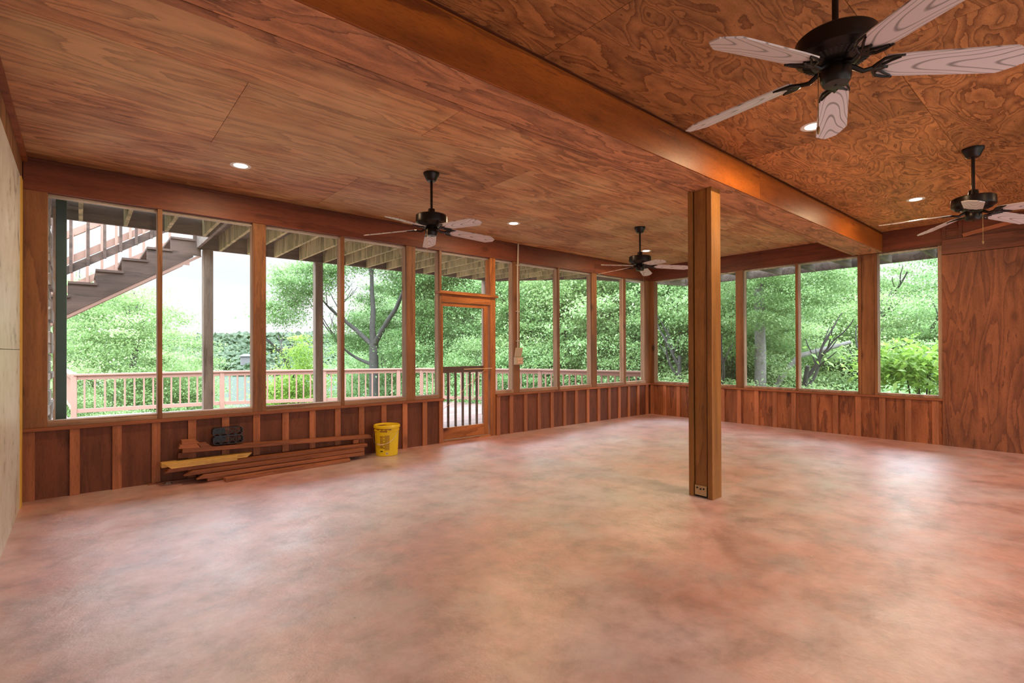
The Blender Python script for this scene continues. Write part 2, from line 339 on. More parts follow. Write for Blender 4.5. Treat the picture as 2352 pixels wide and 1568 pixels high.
def blade_mat():
    m, nt, N, L, P = newmat('fan_blade_woodgrain')
    tc = N.new('ShaderNodeTexCoord'); mp = N.new('ShaderNodeMapping'); mp.inputs['Scale'].default_value = (1.5, 7, 1); mp.inputs['Location'].default_value = (0.3, 0, 0)
    L.new(tc.outputs['UV'], mp.inputs[0])
    n = N.new('ShaderNodeTexNoise'); n.inputs['Scale'].default_value = 1.3; n.inputs['Detail'].default_value = 1.0; L.new(mp.outputs[0], n.inputs['Vector'])
    # nested arches: rings of an elongated distance plus noise
    sep = N.new('ShaderNodeSeparateXYZ'); L.new(tc.outputs['UV'], sep.inputs[0])
    def mth(op, a, b=None, c=None):
        x = N.new('ShaderNodeMath'); x.operation = op
        for i, v in enumerate((a, b, c)):
            if v is None: continue
            if isinstance(v, (int, float)): x.inputs[i].default_value = v
            else: L.new(v, x.inputs[i])
        return x.outputs[0]
    yy = mth('MULTIPLY', sep.outputs[1], 20.0)
    h = mth('SUBTRACT', mth('MULTIPLY', mth('MULTIPLY', yy, yy), 1.0), mth('MULTIPLY', sep.outputs[0], 6.0))
    h = mth('ADD', h, mth('MULTIPLY', n.outputs[0], 2.2))
    s = mth('ABSOLUTE', mth('SINE', mth('MULTIPLY', h, 4.6)))
    r = N.new('ShaderNodeValToRGB'); e = r.color_ramp.elements; e[0].position = 0.08; e[0].color = (0.26, 0.24, 0.24, 1); e[1].position = 0.42; e[1].color = (0.66, 0.60, 0.60, 1)
    L.new(s, r.inputs[0]); L.new(r.outputs[0], P.inputs['Base Color']); P.inputs['Roughness'].default_value = 0.35
    return m
M['blade'] = blade_mat()
def emis(name, col, s):
    m, nt, N, L, P = newmat(name); P.inputs['Base Color'].default_value = (0.8, 0.8, 0.8, 1)
    P.inputs['Emission Color'].default_value = (*col, 1); P.inputs['Emission Strength'].default_value = s; return m
M['lens'] = emis('lamp_lens_glow', (1.0, 0.88, 0.66), 6.0)
def screen_mat():
    m, nt, N, L, P = newmat('insect_screen'); N.remove(P); out = [n for n in N if n.type == 'OUTPUT_MATERIAL'][0]
    tr = N.new('ShaderNodeBsdfTransparent'); df = N.new('ShaderNodeBsdfDiffuse'); df.inputs[0].default_value = (0.45, 0.46, 0.48, 1)
    mx = N.new('ShaderNodeMixShader'); mx.inputs[0].default_value = 0.07; L.new(tr.outputs[0], mx.inputs[1]); L.new(df.outputs[0], mx.inputs[2]); L.new(mx.outputs[0], out.inputs[0])
    return m
M['screen'] = screen_mat()
def leaf_mat(name, c1, c2, c3):
    m, nt, N, L, P = newmat(name); N.remove(P); out = [n for n in N if n.type == 'OUTPUT_MATERIAL'][0]
    at = N.new('ShaderNodeAttribute'); at.attribute_name = 'tone'
    r = N.new('ShaderNodeValToRGB'); e = r.color_ramp.elements; e[0].position = 0.0; e[0].color = (*c1, 1); e[1].position = 1.0; e[1].color = (*c3, 1); q = e.new(0.55); q.color = (*c2, 1)
    L.new(at.outputs['Fac'], r.inputs[0])
    oi = N.new('ShaderNodeObjectInfo'); hs = N.new('ShaderNodeHueSaturation'); mr = N.new('ShaderNodeMapRange'); mr.inputs[3].default_value = 0.485; mr.inputs[4].default_value = 0.52
    L.new(oi.outputs['Random'], mr.inputs[0]); L.new(mr.outputs[0], hs.inputs['Hue']); L.new(r.outputs[0], hs.inputs['Color'])
    pr = N.new('ShaderNodeBsdfPrincipled'); pr.inputs['Roughness'].default_value = 0.5; L.new(hs.outputs[0], pr.inputs['Base Color'])
    tl = N.new('ShaderNodeBsdfTranslucent'); L.new(hs.outputs[0], tl.inputs[0])
    mx = N.new('ShaderNodeMixShader'); mx.inputs[0].default_value = 0.5; L.new(pr.outputs[0], mx.inputs[1]); L.new(tl.outputs[0], mx.inputs[2]); L.new(mx.outputs[0], out.inputs[0])
    return m
M['leaf'] = leaf_mat('leaves_green', (0.12, 0.215, 0.065), (0.27, 0.41, 0.15), (0.50, 0.64, 0.33))
M['leaf_y'] = leaf_mat('leaves_yellow_green', (0.20, 0.34, 0.05), (0.36, 0.52, 0.09), (0.60, 0.74, 0.22))
M['leaf_far'] = leaf_mat('leaves_hill', (0.045, 0.088, 0.030), (0.070, 0.125, 0.045), (0.100, 0.155, 0.070))
M['grass'] = plain('forest_ground', (0.05, 0.08, 0.03), 0.95, var=0.4, scale=1.5)

# ------------------------------------------------------------------ room shell
b = MB(); b.box(XL, XB, YBACK, YA, -0.15, 0.0); b.build('floor', M['floor'], kind='structure')

def ceiling_sheets(rows, z, th=0.012):
    b = MB(); k = 0
    for y0, y1, xs in rows:
        xs = [XL] + xs + [XB]
        for a, c in zip(xs[:-1], xs[1:]):
            k += 1; b.tone = (k*0.6180339) % 1.0
            b.box(a+0.0016, c-0.0016, y0+0.0014, y1-0.0014, z, z+th)
    return b
b = ceiling_sheets([(2.5, 3.53, [2.06, 4.50, 6.94]), (3.53, 4.75, [0.81, 3.25, 5.69, 8.13]), (4.75, 5.97, [2.09, 4.53, 6.97]), (5.97, 6.25, [0.81, 3.25, 5.69, 8.13])], ZC)
b.tone = 0.03; b.mi = 1; b.box(XL, XB, 2.14, 6.25, ZC+0.012, ZC+0.05)
b.build('ceiling', [M['ply_far'], M['beam_x']], kind='structure')
b = ceiling_sheets([(YBACK, -1.61, [1.0, 3.5, 6.0]), (-1.61, -0.39, [2.0, 4.5, 7.0]), (-0.39, 0.83, [1.03, 3.47, 5.91, 8.35]), (0.83, 2.2, [2.07, 4.6, 7.1])], ZR)
b.tone = 0.03; b.mi = 1; b.box(XL, XB, YBACK, 2.2, ZR+0.012, ZR+0.05)
b.build('ceiling', [M['ply_near'], M['beam_x']], kind='structure')

# left wall
b = MB(); b.box(XL-0.12, XL, YBACK, 6.0, 0, 1.32); b.tone = .3; b.box(XL-0.12, XL, YBACK, 6.0, 1.324, 2.77)
b.tone = 0; b.mi = 1; b.box(XL-0.14, XL-0.004, YBACK, 6.0, 2.775, ZR); b.box(XL-0.14, XL-0.004, 6.0, 6.25, 0, ZR)
b.build('wall_left', [M['leftwall'], M['leftup']], kind='structure')
b = B(XL-0.003, XL+0.03, YBACK, 2.13, ZR-0.05, ZR-0.001); b.box(XL-0.003, XL+0.03, 2.52, YA, ZC-0.05, ZC-0.001); b.build('trim_1', M['cap'], kind='structure')
b = B(XL, XL+0.008, 5.86, 6.0, 0.0, 2.77); b.build('trim_2', plain('painted_lamplight_yellow', (0.70, 0.42, 0.08), 0.5, var=0.2, scale=8), kind='structure')  # warm lamplight on the left wall, painted as a yellow strip

# long window wall, wainscot
def wainscot_a(x0, x1, battens, name):
    b = MB(); xs = [x0] + [c+0.035 for c, _ in battens if x0+0.05 < c+0.035 < x1-0.05] + [x1]
    for i, (a, c) in enumerate(zip(xs[:-1], xs[1:])):
        b.tone = (0.37*i+x0) % 1.0; b.box(a, c, YA, YA+0.02, 0.0, 0.60)
    b.tone = .5; b.box(x0, x1, YA+0.02, YA+0.13, 0, 0.60)
    w = b.build(name, M['wains'], kind='structure')
    for c, wd in battens:
        t = MB(); t.tone = (c*3.7) % 1; t.box(c, c+wd, YA-0.02, YA+0.001, 0.0, 0.60); t.build('batten', M['batten'], w, bevel=0.002)
    t = MB(); t.box(x0-0.002, x1+0.012, YA-0.032, YA+0.13, 0.602, 0.632); t.build('cap_rail', M['cap'], w, bevel=0.002)
    return w
bl = [(-0.383, .077)] + [(-0.075+0.3045*i, .071) for i in range(13)] + [(3.845, .065)]
wall_a1 = wainscot_a(XL, 3.91, bl, 'wall_back')
br = [(4.880, .07)] + [(5.141+0.3035*i, .071) for i in range(13)]
wall_a2 = wainscot_a(4.88, XB, br, 'wall_back')
# far window wall
def wainscot_b(y0, y1, battens, name):
    b = MB(); ys = [y0] + sorted(c+0.035 for c in battens if y0+0.05 < c+0.035 < y1-0.05) + [y1]
    for i, (a, c) in enumerate(zip(ys[:-1], ys[1:])):
        b.tone = (0.41*i+0.2) % 1.0; b.box(XB, XB+0.02, a, c, 0.0, 0.60)
    b.tone = .5; b.box(XB+0.02, XB+0.13, y0, y1, 0, 0.60)
    w = b.build(name, M['wains_b'], kind='structure')
    for c in battens:
        t = MB(); t.tone = (c*3.7) % 1; t.box(XB-0.02, XB+0.001, c, c+0.071, 0.0, 0.60); t.build('batten', M['batten'], w, bevel=0.002)
    t = MB(); t.box(XB-0.032, XB+0.13, y0, YA-.034, 0.602, 0.632); t.build('cap_rail', M['capy'], w, bevel=0.002)
    return w
M['wains_b'] = wood('wainscot_board_rough', (0.34, 0.115, 0.045), (0.15, 0.042, 0.018), 'Z', 3.2, 0.9, 4, 0.6, 0.65, 0.18, 0.5, stretch=8)
wall_b = wainscot_b(1.46, YA+0.13, [6.04-0.3025*i for i in range(1, 16)] + [6.03], 'wall_far')

# header beams
t = MB(); t.tone = .1; t.box(XL, 7.2, YA-0.008, YA+0.13, ZH, ZC); t.tone = .45; t.box(7.203, XB, YA-0.008, YA+0.13, ZH, ZC)
t.build('trim_3', M['beam_x'], kind='structure', bevel=0.003)
t = MB(); t.tone = .2; t.box(XB-0.008, XB+0.13, 2.5, YA-0.01, ZH, ZC); t.tone = .7; t.box(XB-0.008, XB+0.13, -2, 2.135, ZH+0.003, ZR)
t.tone = .9; t.box(XB+.002, XB+.13, 2.135, 2.5, ZH+.002, ZR); t.build('trim_4', M['beam_y'], kind='structure', bevel=0.003)
t = B(XL, XB-0.05, YA-0.022, YA-0.009, ZC-0.03, ZC-0.001); t.build('trim_5', M['beam_x'], kind='structure', bevel=0.003)
t = B(XB-0.022, XB-0.009, 2.5, YA-0.03, ZC-0.03, ZC-0.001); t.build('trim_6', M['beam_y'], kind='structure', bevel=0.003)

# posts and studs of the long wall: (x0, x1, z0) full depth 0.13
nT = 7
def wall_post(name, x0, x1, y0, y1, z0, z1, mat, tone=0.0):
    t = MB(); t.tone = tone; t.box(x0, x1, y0, y1, z0, z1); return t.build(name, mat, kind='structure', bevel=0.003)
# front plank (dark stained) + weathered stud behind it
def post_a(x0, x1, wide=True, tone=0.0):
    global nT
    t = MB(); t.tone = tone; t.box(x0, x1, YA, YA+0.035, 0.632, ZH); t.tone = tone+.3; t.mi = 1; t.box(x0, x1, YA+0.035, YA+0.13, 0.632, ZH)
    t.build('trim_%d' % nT, [M['post'], M['jamb']], kind='structure', bevel=0.002); nT += 1
post_a(-0.3845, -0.225, tone=.11)
post_a(0.583, 0.622, tone=.2); post_a(1.45, 1.585, tone=.33); post_a(2.445, 2.487, tone=.5); post_a(3.343, 3.478, tone=.61)
post_a(3.862, 3.90, tone=.7)
post_a(5.245, 5.372, tone=.15); post_a(6.252, 6.29, tone=.27); post_a(7.134, 7.268, tone=.42); post_a(8.105, 8.143, tone=.83); post_a(8.80, XB, tone=.95)
# door side posts
t = B(4.775, 4.875, YA, YA+0.13, 0.0, ZH); t.tone = 0; t.build('trim_%d' % nT, M['door'], kind='structure', bevel=0.003); nT += 1
t = B(3.862, 3.90, YA+0.005, YA+0.13, 0.0, 0.632); t.build('trim_%d' % nT, M['door'], kind='structure', bevel=0.003); nT += 1
def post_b(y0, y1, tone=0.0):
    global nT
    t = MB(); t.tone = tone; t.box(XB, XB+0.035, y0, y1, 0.632, ZH); t.mi = 1; t.tone = tone+.3; t.box(XB+0.035, XB+0.13, y0, y1, 0.632, ZH)
    t.build('trim_%d' % nT, [M['post'], M['jamb']], kind='structure', bevel=0.002); nT += 1
t = B(XB, XB+0.13, YA-0.10, YA+0.13, 0.632, ZH); t.build('trim_%d' % nT, M['post'], kind='structure', bevel=0.003); nT += 1
post_b(4.182, 4.322, .3); post_b(3.285, 3.325, .5)
t = MB(); t.tone = .1; t.box(XB, XB+0.13, 2.235, 2.40, 0.632, ZH); t.tone = .6; t.box(XB-0.012, XB+0.13, 2.402, 2.445, 0.632, ZH); t.tone = .8; t.box(XB-0.012, XB+0.13, 2.195, 2.233, 0.632, ZH)
t.build('trim_%d' % nT, M['post'], kind='structure', bevel=0.003); nT += 1

# window openings: sill plate, head plate, screen
def window_a(i, x0, x1, z0=0.632, zs=0.685):
    w = empty('window_%d' % i, ((x0+x1)/2, YA+0.06, z0), kind='structure')
    t = B(x0, x1, YA+0.004, YA+0.125, z0+0.001, zs); t.build('sill', M['jambh'], w, bevel=0.002)
    t = B(x0, x1, YA+0.05, YA+0.125, ZH-0.022, ZH-0.001); t.build('head', M['headw'], w, bevel=0.002)
    t = MB(); t.add([(x0,YA+0.10,zs),(x1,YA+0.10,zs),(x1,YA+0.10,ZH-0.022),(x0,YA+0.10,ZH-0.022)], [(0,1,2,3)]); t.build('insect_screen', M['screen'], w)
    return w
wins_a = [(-0.225,.583),(.622,1.45),(1.585,2.445),(2.487,3.343),(3.478,3.862)]
for i, (a, c) in enumerate(wins_a): window_a(i+1, a, c)
window_a(6, 3.90, 4.775, 2.155, 2.165)
for i, (a, c) in enumerate([(4.875,5.245),(5.372,6.252),(6.29,7.134),(7.268,8.105),(8.143,8.80)]): window_a(i+7, a, c)
def window_b(i, y0, y1):
    w = empty('window_%d' % i, (XB+0.06, (y0+y1)/2, 0.632), kind='structure')
    t = B(XB+0.004, XB+0.125, y0, y1, 0.633, 0.67); t.build('sill', M['jambh'], w, bevel=0.002)
    t = B(XB+0.05, XB+0.125, y0, y1, ZH-0.022, ZH-0.001); t.build('head', M['headw'], w, bevel=0.002)
    t = MB(); t.add([(XB+.1,y0,.67),(XB+.1,y1,.67),(XB+.1,y1,ZH-.022),(XB+.1,y0,ZH-.022)], [(0,1,2,3)]); t.build('insect_screen', M['screen'], w)
for i, (a, c) in enumerate([(4.322,YA-.10),(3.325,4.182),(2.445,3.285),(1.505,2.195)]): window_b(i+12, a, c)
t = B(XB+0.002, XB+0.125, 1.46, 1.505, .632, ZH); t.build('trim_%d' % nT, M['jamb'], kind='structure'); nT += 1

# screen door
door = empty('door_1', (4.30, YA, 0), kind='structure')
t = B(3.845, 4.905, YA-0.035, YA+0.10, 2.115, 2.150); t.build('head_ledge', M['doorh'], door, bevel=0.003)
t = B(3.90, 4.775, YA+0.0, YA+0.10, 2.00, 2.114); t.build('head_board', M['doorh'], door, bevel=0.003)
t = B(3.90, 4.775, YA+0.0, YA+0.13, 0.0, 0.022); t.build('threshold', M['doorh'], door, bevel=0.003)
dl = empty('door_leaf', (0,0,0)); dl.parent = door; dl.location = (0,0,0); dl['_org'] = list(door.location)
DX0, DX1 = 3.905, 4.745
for a, c, nm in ((DX0, DX0+0.03, 'stile'), (DX1-0.075, DX1, 'stile')):
    t = B(a, c, YA+0.02, YA+0.06, 0.03, 1.995); t.build(nm, M['door'], dl, bevel=0.003)
t = B(DX0+0.03, DX1-0.075, YA+0.02, YA+0.06, 0.03, 0.20); t.build('bottom_rail', M['doorh'], dl, bevel=0.003)
t = B(DX0+0.03, DX1-0.075, YA+0.02, YA+0.06, 1.945, 1.995); t.build('top_rail', M['doorh'], dl, bevel=0.003)
t = B(DX0+0.03, DX1-0.075, YA+0.055, YA+0.085, 0.985, 1.075); t.build('guard_rail', M['stair'], dl, bevel=0.002)
for k in range(6):
    x = DX0+0.030+0.128*(k+1) - 0.012
    t = B(x-0.013, x+0.013, YA+0.055, YA+0.085, 0.20, 0.986); t.build('guard_baluster', M['stair'], dl, bevel=0.002)
t = MB(); t.add([(DX0+.03,YA+.05,.2),(DX1-.075,YA+.05,.2),(DX1-.075,YA+.05,1.945),(DX0+.03,YA+.05,1.945)], [(0,1,2,3)]); t.build('insect_screen', M['screen'], dl)
t = MB(); t.tube([(4.278,YA-.005,1.033),(4.80,YA-.005,1.036)], 0.006); t.build('closer_rod', M['rod'], dl)
t = MB(); t.tube([(3.925,YA-.002,0.475),(4.672,YA-.002,1.022)], 0.0026); t.build('diagonal_brace_wire', M['rod'], dl)

# plywood panelled stretch of the far wall
t = MB(); t.tone = .2; t.box(XB-0.018, XB+0.10, 0.24, 1.46, 0.0, 2.585); t.tone = .55; t.box(XB-0.018, XB+0.10, -0.98, 0.237, 0.0, 2.585); t.tone = .8; t.box(XB-0.018, XB+0.10, YBACK, -0.983, 0, 2.585)
t.build('wall_far', M['panel'], kind='structure', bevel=0.001)
t = B(XB-0.030, XB+0.10, YBACK, 1.455, 2.59, 2.79); t.build('trim_%d' % nT, M['beam_y'], kind='structure', bevel=0.003); nT += 1
t = B(XB-0.026, XB-0.008, 1.415, 1.457, 2.79, ZR-.002); t.box(XB-0.026, XB-0.008, 1.245, 1.285, 2.79, ZR-.002); t.box(XB-0.026, XB-0.008, 1.285, 1.415, 2.90, 2.925)
t.box(XB-0.024, XB-0.008, 1.285, 1.415, 2.792, 2.82); t.build('trim_%d' % nT, M['beam_y'], kind='structure', bevel=0.002); nT += 1
t = MB(); t.bar((XB-0.03, 1.24, 2.815), (XB-0.03, 0.35, 2.985), 0.03, 0.05); t.build('trim_%d' % nT, M['capy'], kind='structure', bevel=0.002); nT += 1

# central beam box
t = MB(); t.tone = .35; t.box(XL, XB-0.02, 2.140, 2.424, ZH, ZH+0.012)
t.mi = 1; t.tone = .2; t.box(XL, 4.9, 2.128, 2.141, ZH+0.004, 2.985); t.tone = .52; t.box(4.902, XB-0.02, 2.128, 2.141, ZH+0.004, 2.985)
t.tone = .8; t.box(XL, XB-0.02, 2.16, 2.18, 2.98, ZR+.005)
t.tone = .4; t.box(XL, XB-0.02, 2.145, 2.16, ZH+0.02, 3.0)
t.mi = 0; t.tone = .66; t.box(XL, XB-0.02, 2.440, 2.505, ZH+0.006, ZC); 
beam = t.build('trim_%d' % nT, [M['ply_box'], M['orange_beam']], kind='structure', bevel=0.002); nT += 1

# ------------------------------------------------------------------ support post
P0 = (4.25, 2.34, 0)
post = empty('support_post', P0, 'thick timber post standing alone in the room under the cased ceiling beam', 'post')
t = MB(); t.tone = .2; t.box(4.186, 4.33, 2.283, 2.398, 0.10, ZH); t.build('core_timber', M['postc'], post, bevel=0.004)
t = MB(); t.tone = .7; t.box(4.172, 4.332, 2.406, 2.452, 0.0, ZH); t.build('side_plank', M['postc'], post, bevel=0.004)
t = MB(); t.tone = .5; t.box(4.172, 4.332, 2.226, 2.272, 0.0, ZH); t.build('side_plank', M['postc'], post, bevel=0.004)
t = B(4.20, 4.33, 2.274, 2.404, 0.0, 0.10); pl = t.build('base_block', M['fan_slot'], post)
t = B(4.176, 4.184, 2.284, 2.396, 0.018, 0.105); pl = t.build('steel_bracket', M['steel'], post, bevel=0.001, label='tan steel base bracket with bolts')
for y, z in ((2.372, .083), (2.340, .075), (2.310, .080)):
    t = MB(); t.tube([(4.178, y, z), (4.170, y, z)], 0.0075, 10); t.build('bolt', M['fan_slot'], pl)

# ------------------------------------------------------------------ ceiling fans
def make_fan(loc, base_deg, zc, label, ch):
    r = empty('ceiling_fan', (0,0,0), label, 'ceiling fan', 'dark bronze five-blade ceiling fans')
    dz = zc-3.005; c = MB(); c.lathe([(0.076,3.005+dz),(0.076,2.992+dz),(0.070,2.978+dz),(0.058,2.958+dz),(0.050,2.936+dz),(0.040,2.926+dz),(0.014,2.924+dz)], 40); c.build('canopy', M['fan_metal'], r)
    c = MB(); c.tube([(0,0,2.93+dz),(0,0,2.63)], 0.0125, 16); c.build('downrod', M['fan_metal'], r)
    c = MB(); c.lathe([(0.012,2.668),(0.032,2.664),(0.037,2.614),(0.11,2.608),(0.140,2.604),(0.149,2.596),(0.151,2.542),(0.149,2.530),(0.140,2.524),(0.134,2.522),(0.127,2.512),(0.085,2.496),(0.050,2.490),(0.050,2.478)], 56)
    mo = c.build('motor_housing', M['fan_metal'], r)
    v = MB()
    for k in range(40):
        a = 2*math.pi*k/40; ca, sa = math.cos(a), math.sin(a)
        v.bar((0.088*ca,0.088*sa,2.4965),(0.121*ca,0.121*sa,2.5090), 0.007, 0.003)
    v.build('vent_slots', M['fan_slot'], mo)
    c = MB(); c.lathe([(0.050,2.484),(0.057,2.474),(0.057,2.432),(0.053,2.418),(0.047,2.408),(0.010,2.405)], 40); sh = c.build('switch_housing', M['fan_metal'], r)
    c = MB(); c.tube([(0.0,0,2.406),(0,0,2.402)], 0.006, 10); c.build('screw', M['fan_slot'], sh)
    # pull chain
    c = MB(); c.tube([(ch[0]*.75,ch[1]*.75,2.462),(ch[0]*.98,ch[1]*.98,2.458),(ch[0],ch[1],2.23)], 0.0018, 6); pc = c.build('pull_chain', M['chain'], r)
    c = MB(); c.lathe([(0.001,2.235),(0.006,2.227),(0.007,2.212),(0.003,2.200)], 12, ch); c.build('chain_pull', M['chain'], pc)
    for k in range(5):
        a = math.radians(base_deg + 72*k); rot = Matrix.Rotation(a, 4, 'Z')
        pit = Matrix.Rotation(math.radians(-13), 4, 'X')
        def tr(p): q = pit @ Vector((p[0], p[1], p[2])); return rot @ (q + Vector((0,0,2.468-0.07*(p[0]-.16))))
        out = [(0.158,-0.036),(0.172,-0.054),(0.26,-0.061),(0.55,-0.069),(0.600,-0.070),(0.612,-0.064),(0.655,-0.036),(0.660,-0.028),(0.668,-0.026),(0.668,0.026),(0.660,0.028),(0.655,0.036),(0.612,0.064),(0.600,0.070),(0.55,0.069),(0.26,0.061),(0.172,0.054),(0.158,0.036)]
        mb = MB(); n = len(out)
        mb.add([tr((x,y,-0.003)) for x,y in out]+[tr((x,y,0.003)) for x,y in out], [tuple(range(n-1,-1,-1)), tuple(range(n,2*n))]+[(i,(i+1)%n,n+(i+1)%n,n+i) for i in range(n)])
        bo = mb.build('blade', M['blade'], r)
        uv = bo.data.uv_layers.new(name='UVMap')
        uvs = [(x,y) for x,y in out]*2
        for lp in bo.data.loops: uv.data[lp.index].uv = uvs[lp.vertex_index]
        ar = MB()
        s_ = lambda pts: [tr(p) for p in pts]
        e = tr((0.135,0,-0.012))
        ar.tube([rot @ Vector((0.035,0,2.484)), rot @ Vector((0.07,0,2.470)), rot @ Vector((0.10,0,2.452)), e], 0.012, 8, 0.009)
        for sg in (-1, 1):
            ar.tube(s_([(0.135,0,-.012),(0.146,0.022*sg,-.010),(0.162,0.046*sg,-.009),(0.195,0.056*sg,-.008),(0.228,0.059*sg,-.007)]), 0.0085, 7, 0.004)
            ar.tube(s_([(0.135,0,-.012),(0.168,0.018*sg,-.010),(0.190,0.034*sg,-.008),(0.218,0.050*sg,-.007)]), 0.0065, 7, 0.004)
            ar.tube(s_([(0.152,0.02*sg,-.010),(0.178,0.0,-.008)]), 0.0065, 7)
        ar.tube(s_([(0.135,0,-.012),(0.190,0,-.008)]), 0.009, 7, 0.005)
        ar.build('blade_arm', M['fan_metal'], bo)
    r.location = (loc[0], loc[1], 0)
    return r
make_fan((2.567, 4.205), 61, ZC, 'bronze ceiling fan hanging alone in front of the wide windows left of the screen door', (-.060,-.018))
make_fan((5.91, 4.20), 25, ZC, 'bronze ceiling fan seen beside the timber post, hanging near the room corner', (-.003,-.062))
make_fan((5.83, 0.74), 43, ZR, 'bronze ceiling fan hanging in front of the brown plywood wall panel', (.034,-.055))
make_fan((2.40, 0.73), 19, ZR, 'bronze ceiling fan closest overhead, its blade hiding half a ceiling light', (-.056,.048))

# ------------------------------------------------------------------ recessed ceiling lamps
def can(x, y, z, label, w=LAMP_W):
    r = empty('recessed_light', (x, y, z), label, 'ceiling light', 'recessed ceiling lights')
    t = MB(); t.lathe([(0.058, z-0.002),(0.078, z-0.007),(0.088, z-0.004),(0.089, z+0.002)], 40, (x, y)); 
    t.f = [f for f in t.f if len(f) == 4]; t.m = t.m[:len(t.f)]; t.t = t.t[:len(t.f)]; t.smooth = t.smooth[:len(t.f)]
    t.build('trim_ring', M['white_trim'], r)
    t = MB(); t.lathe([(0.0001, z-0.0035),(0.057, z-0.0035),(0.057, z+0.001)], 32, (x, y)); t.build('lens', M['lens'], r)
    ld = bpy.data.lights.new('lamp', 'AREA'); ld.shape = 'DISK'; ld.size = 0.11; ld.energy = w; ld.color = LAMP_COL
    lo = bpy.data.objects.new('bulb', ld); COL.objects.link(lo); lo.parent = r; lo.location = (0, 0, -0.008)
    return r
can(1.118, 5.155, ZC, 'round lit ceiling light above the leftmost window beside the stairs view')
can(4.422, 5.155, ZC, 'round lit ceiling light in front of the screen door, above the conduit')
can(7.387, 5.125, ZC, 'round lit ceiling light just behind the rod of the fan next to the post')
can(7.296, 1.42, ZR, 'round lit ceiling light near the window corner with the plywood panel')
can(4.303, 1.463, ZR, 'round lit ceiling light half hidden behind a blade of the big overhead fan')
for x, y in ((4.303, -1.9), (7.296, -1.9)):  # unseen lamps, added behind the camera to brighten the room
    can(x, y, ZR, 'unseen ceiling light added behind the viewer to brighten the room')

# ------------------------------------------------------------------ conduit and outlet
o = empty('electrical_outlet', (5.315, YA, 1.14), 'grey conduit with open-lidded four-socket outlet box on the wall post', 'outlet')
t = MB(); t.tube([(5.316, YA-.03, ZC-.0), (5.316, YA-.02, 2.7), (5.316, YA-.012, 2.65), (5.316, YA-.012, 1.30)], 0.0135, 14); cd = t.build('conduit', M['conduit'], o)
for z in (2.66, 1.92, 1.45):
    t = B(5.285, 5.348, YA-.027, YA+.0, z, z+.016); t.build('strap', M['conduit'], cd)
t = B(5.243, 5.398, YA-.055, YA-.0005, 1.08, 1.20); bx_ = t.build('box', M['beige'], o, bevel=0.004, label='beige weatherproof box')
t = MB(); t.bar((5.32, YA-.012, 1.205), (5.32, YA-.045, 1.350), 0.148, 0.014, up=(0,-1,0.2)); t.build('lid', M['beige'], o, bevel=0.004)
for x in (5.297, 5.349):
    for z in (1.118, 1.162):
        t = MB(); t.bar((x, YA-.055, z), (x, YA-.060, z), 0.036, 0.032); t.build('socket', M['outlet'], bx_, bevel=0.006)

# ------------------------------------------------------------------ lumber pile
def board(p0, p1, label, w=.085, h=.036, mat='lumber', c0=0, c1=0, tone=0.0, name='lumber_board', g='loose boards piled along the wainscot'):
    c = tuple((a+b_)/2 for a, b_ in zip(p0, p1)); t = MB(); t.tone = tone; t.bar(p0, p1, w, h, c0=c0, c1=c1)
    ob = t.build(name, M[mat], org=(c[0], c[1], c[2]), bevel=0.002); return tag(ob, label, 'board', g)
board((1.10, 5.735, .020), (2.42, 5.83, .020), 'dark brown board lying on the floor at the pile front, end splintered', w=.075, tone=.1)
board((0.97, 5.90, .020), (2.45, 5.93, .020), 'brown board flat on the floor at the pile bottom, behind the splintered one', tone=.9)
board((0.87, 5.845, .062), (2.62, 5.885, .062), 'low brown board with slanted end, above the splintered board', c0=.06, tone=.3)
board((0.93, 5.96, .062), (2.60, 5.985, .062), 'brown board low in the pile, recessed in shade behind the slant-ended boards', tone=.2, c0=-.05)
board((0.77, 5.885, .104), (2.63, 5.905, .103), 'brown board in the middle of the pile with a long slanted tip and paint scars', c0=.07, tone=.55)
board((0.62, 5.955, .146), (2.70, 5.985, .142), 'long brown board with mitred tip right under the two pale boards', w=.10, c0=.04, tone=.7)
board((0.65, 6.05, .146), (2.6, 6.055, .142), 'brown board at the back of the pile close against the battens', w=.07, tone=.4)
board((0.67, 5.925, .188), (1.25, 5.94, .187), 'short pale yellow board with a large dark knot, the lower of the two pale ones', mat='yellow_lumber', w=.07, h=.045, c0=-.05, tone=.3)
board((0.60, 6.02, .192), (1.36, 6.035, .190), 'pale yellow board lying behind and slightly above the knotty pale board', mat='yellow_lumber', w=.10, h=.045, c1=.05, tone=.8)
board((0.775, 6.035, .312), (2.79, 6.035, .232), 'long reddish board bridging the top of the pile and carrying the two black crates', w=.09, h=.042, c1=-.03, tone=.45)
board((0.74, 6.035, .2645), (0.85, 6.035, .2615), 'added spacer block, coloured dark like the shaded gap under the end of the top reddish board', w=.06, h=.052, mat='wains', tone=.2, name='wood_block', g='wood offcuts on the pile')  # added support, its dark colour stands in for the shaded gap
board((2.55, 6.035, .190), (2.62, 6.035, .190), 'small spacer block near the bucket under the top reddish board', w=.06, h=.045, tone=.2, name='wood_block', g='wood offcuts on the pile')
board((0.745, 6.035, .354), (0.93, 6.035, .347), 'short brown offcut on the top board, mitred, left of the other mitred offcut', h=.042, w=.088, c0=.012, c1=-.03, tone=.6, name='wood_block', g='wood offcuts on the pile')
board((0.935, 6.035, .347), (1.03, 6.035, .344), 'short mitred brown offcut lying right against the crates on the top board', h=.042, w=.088, c0=-.03, c1=-.045, tone=.8, name='wood_block', g='wood offcuts on the pile')
board((0.77, 6.035, .3955), (0.93, 6.035, .3885), 'topmost brown offcut of the pile, with a rough notched end', h=.040, w=.088, c1=-.045, tone=.1, name='wood_block', g='wood offcuts on the pile')

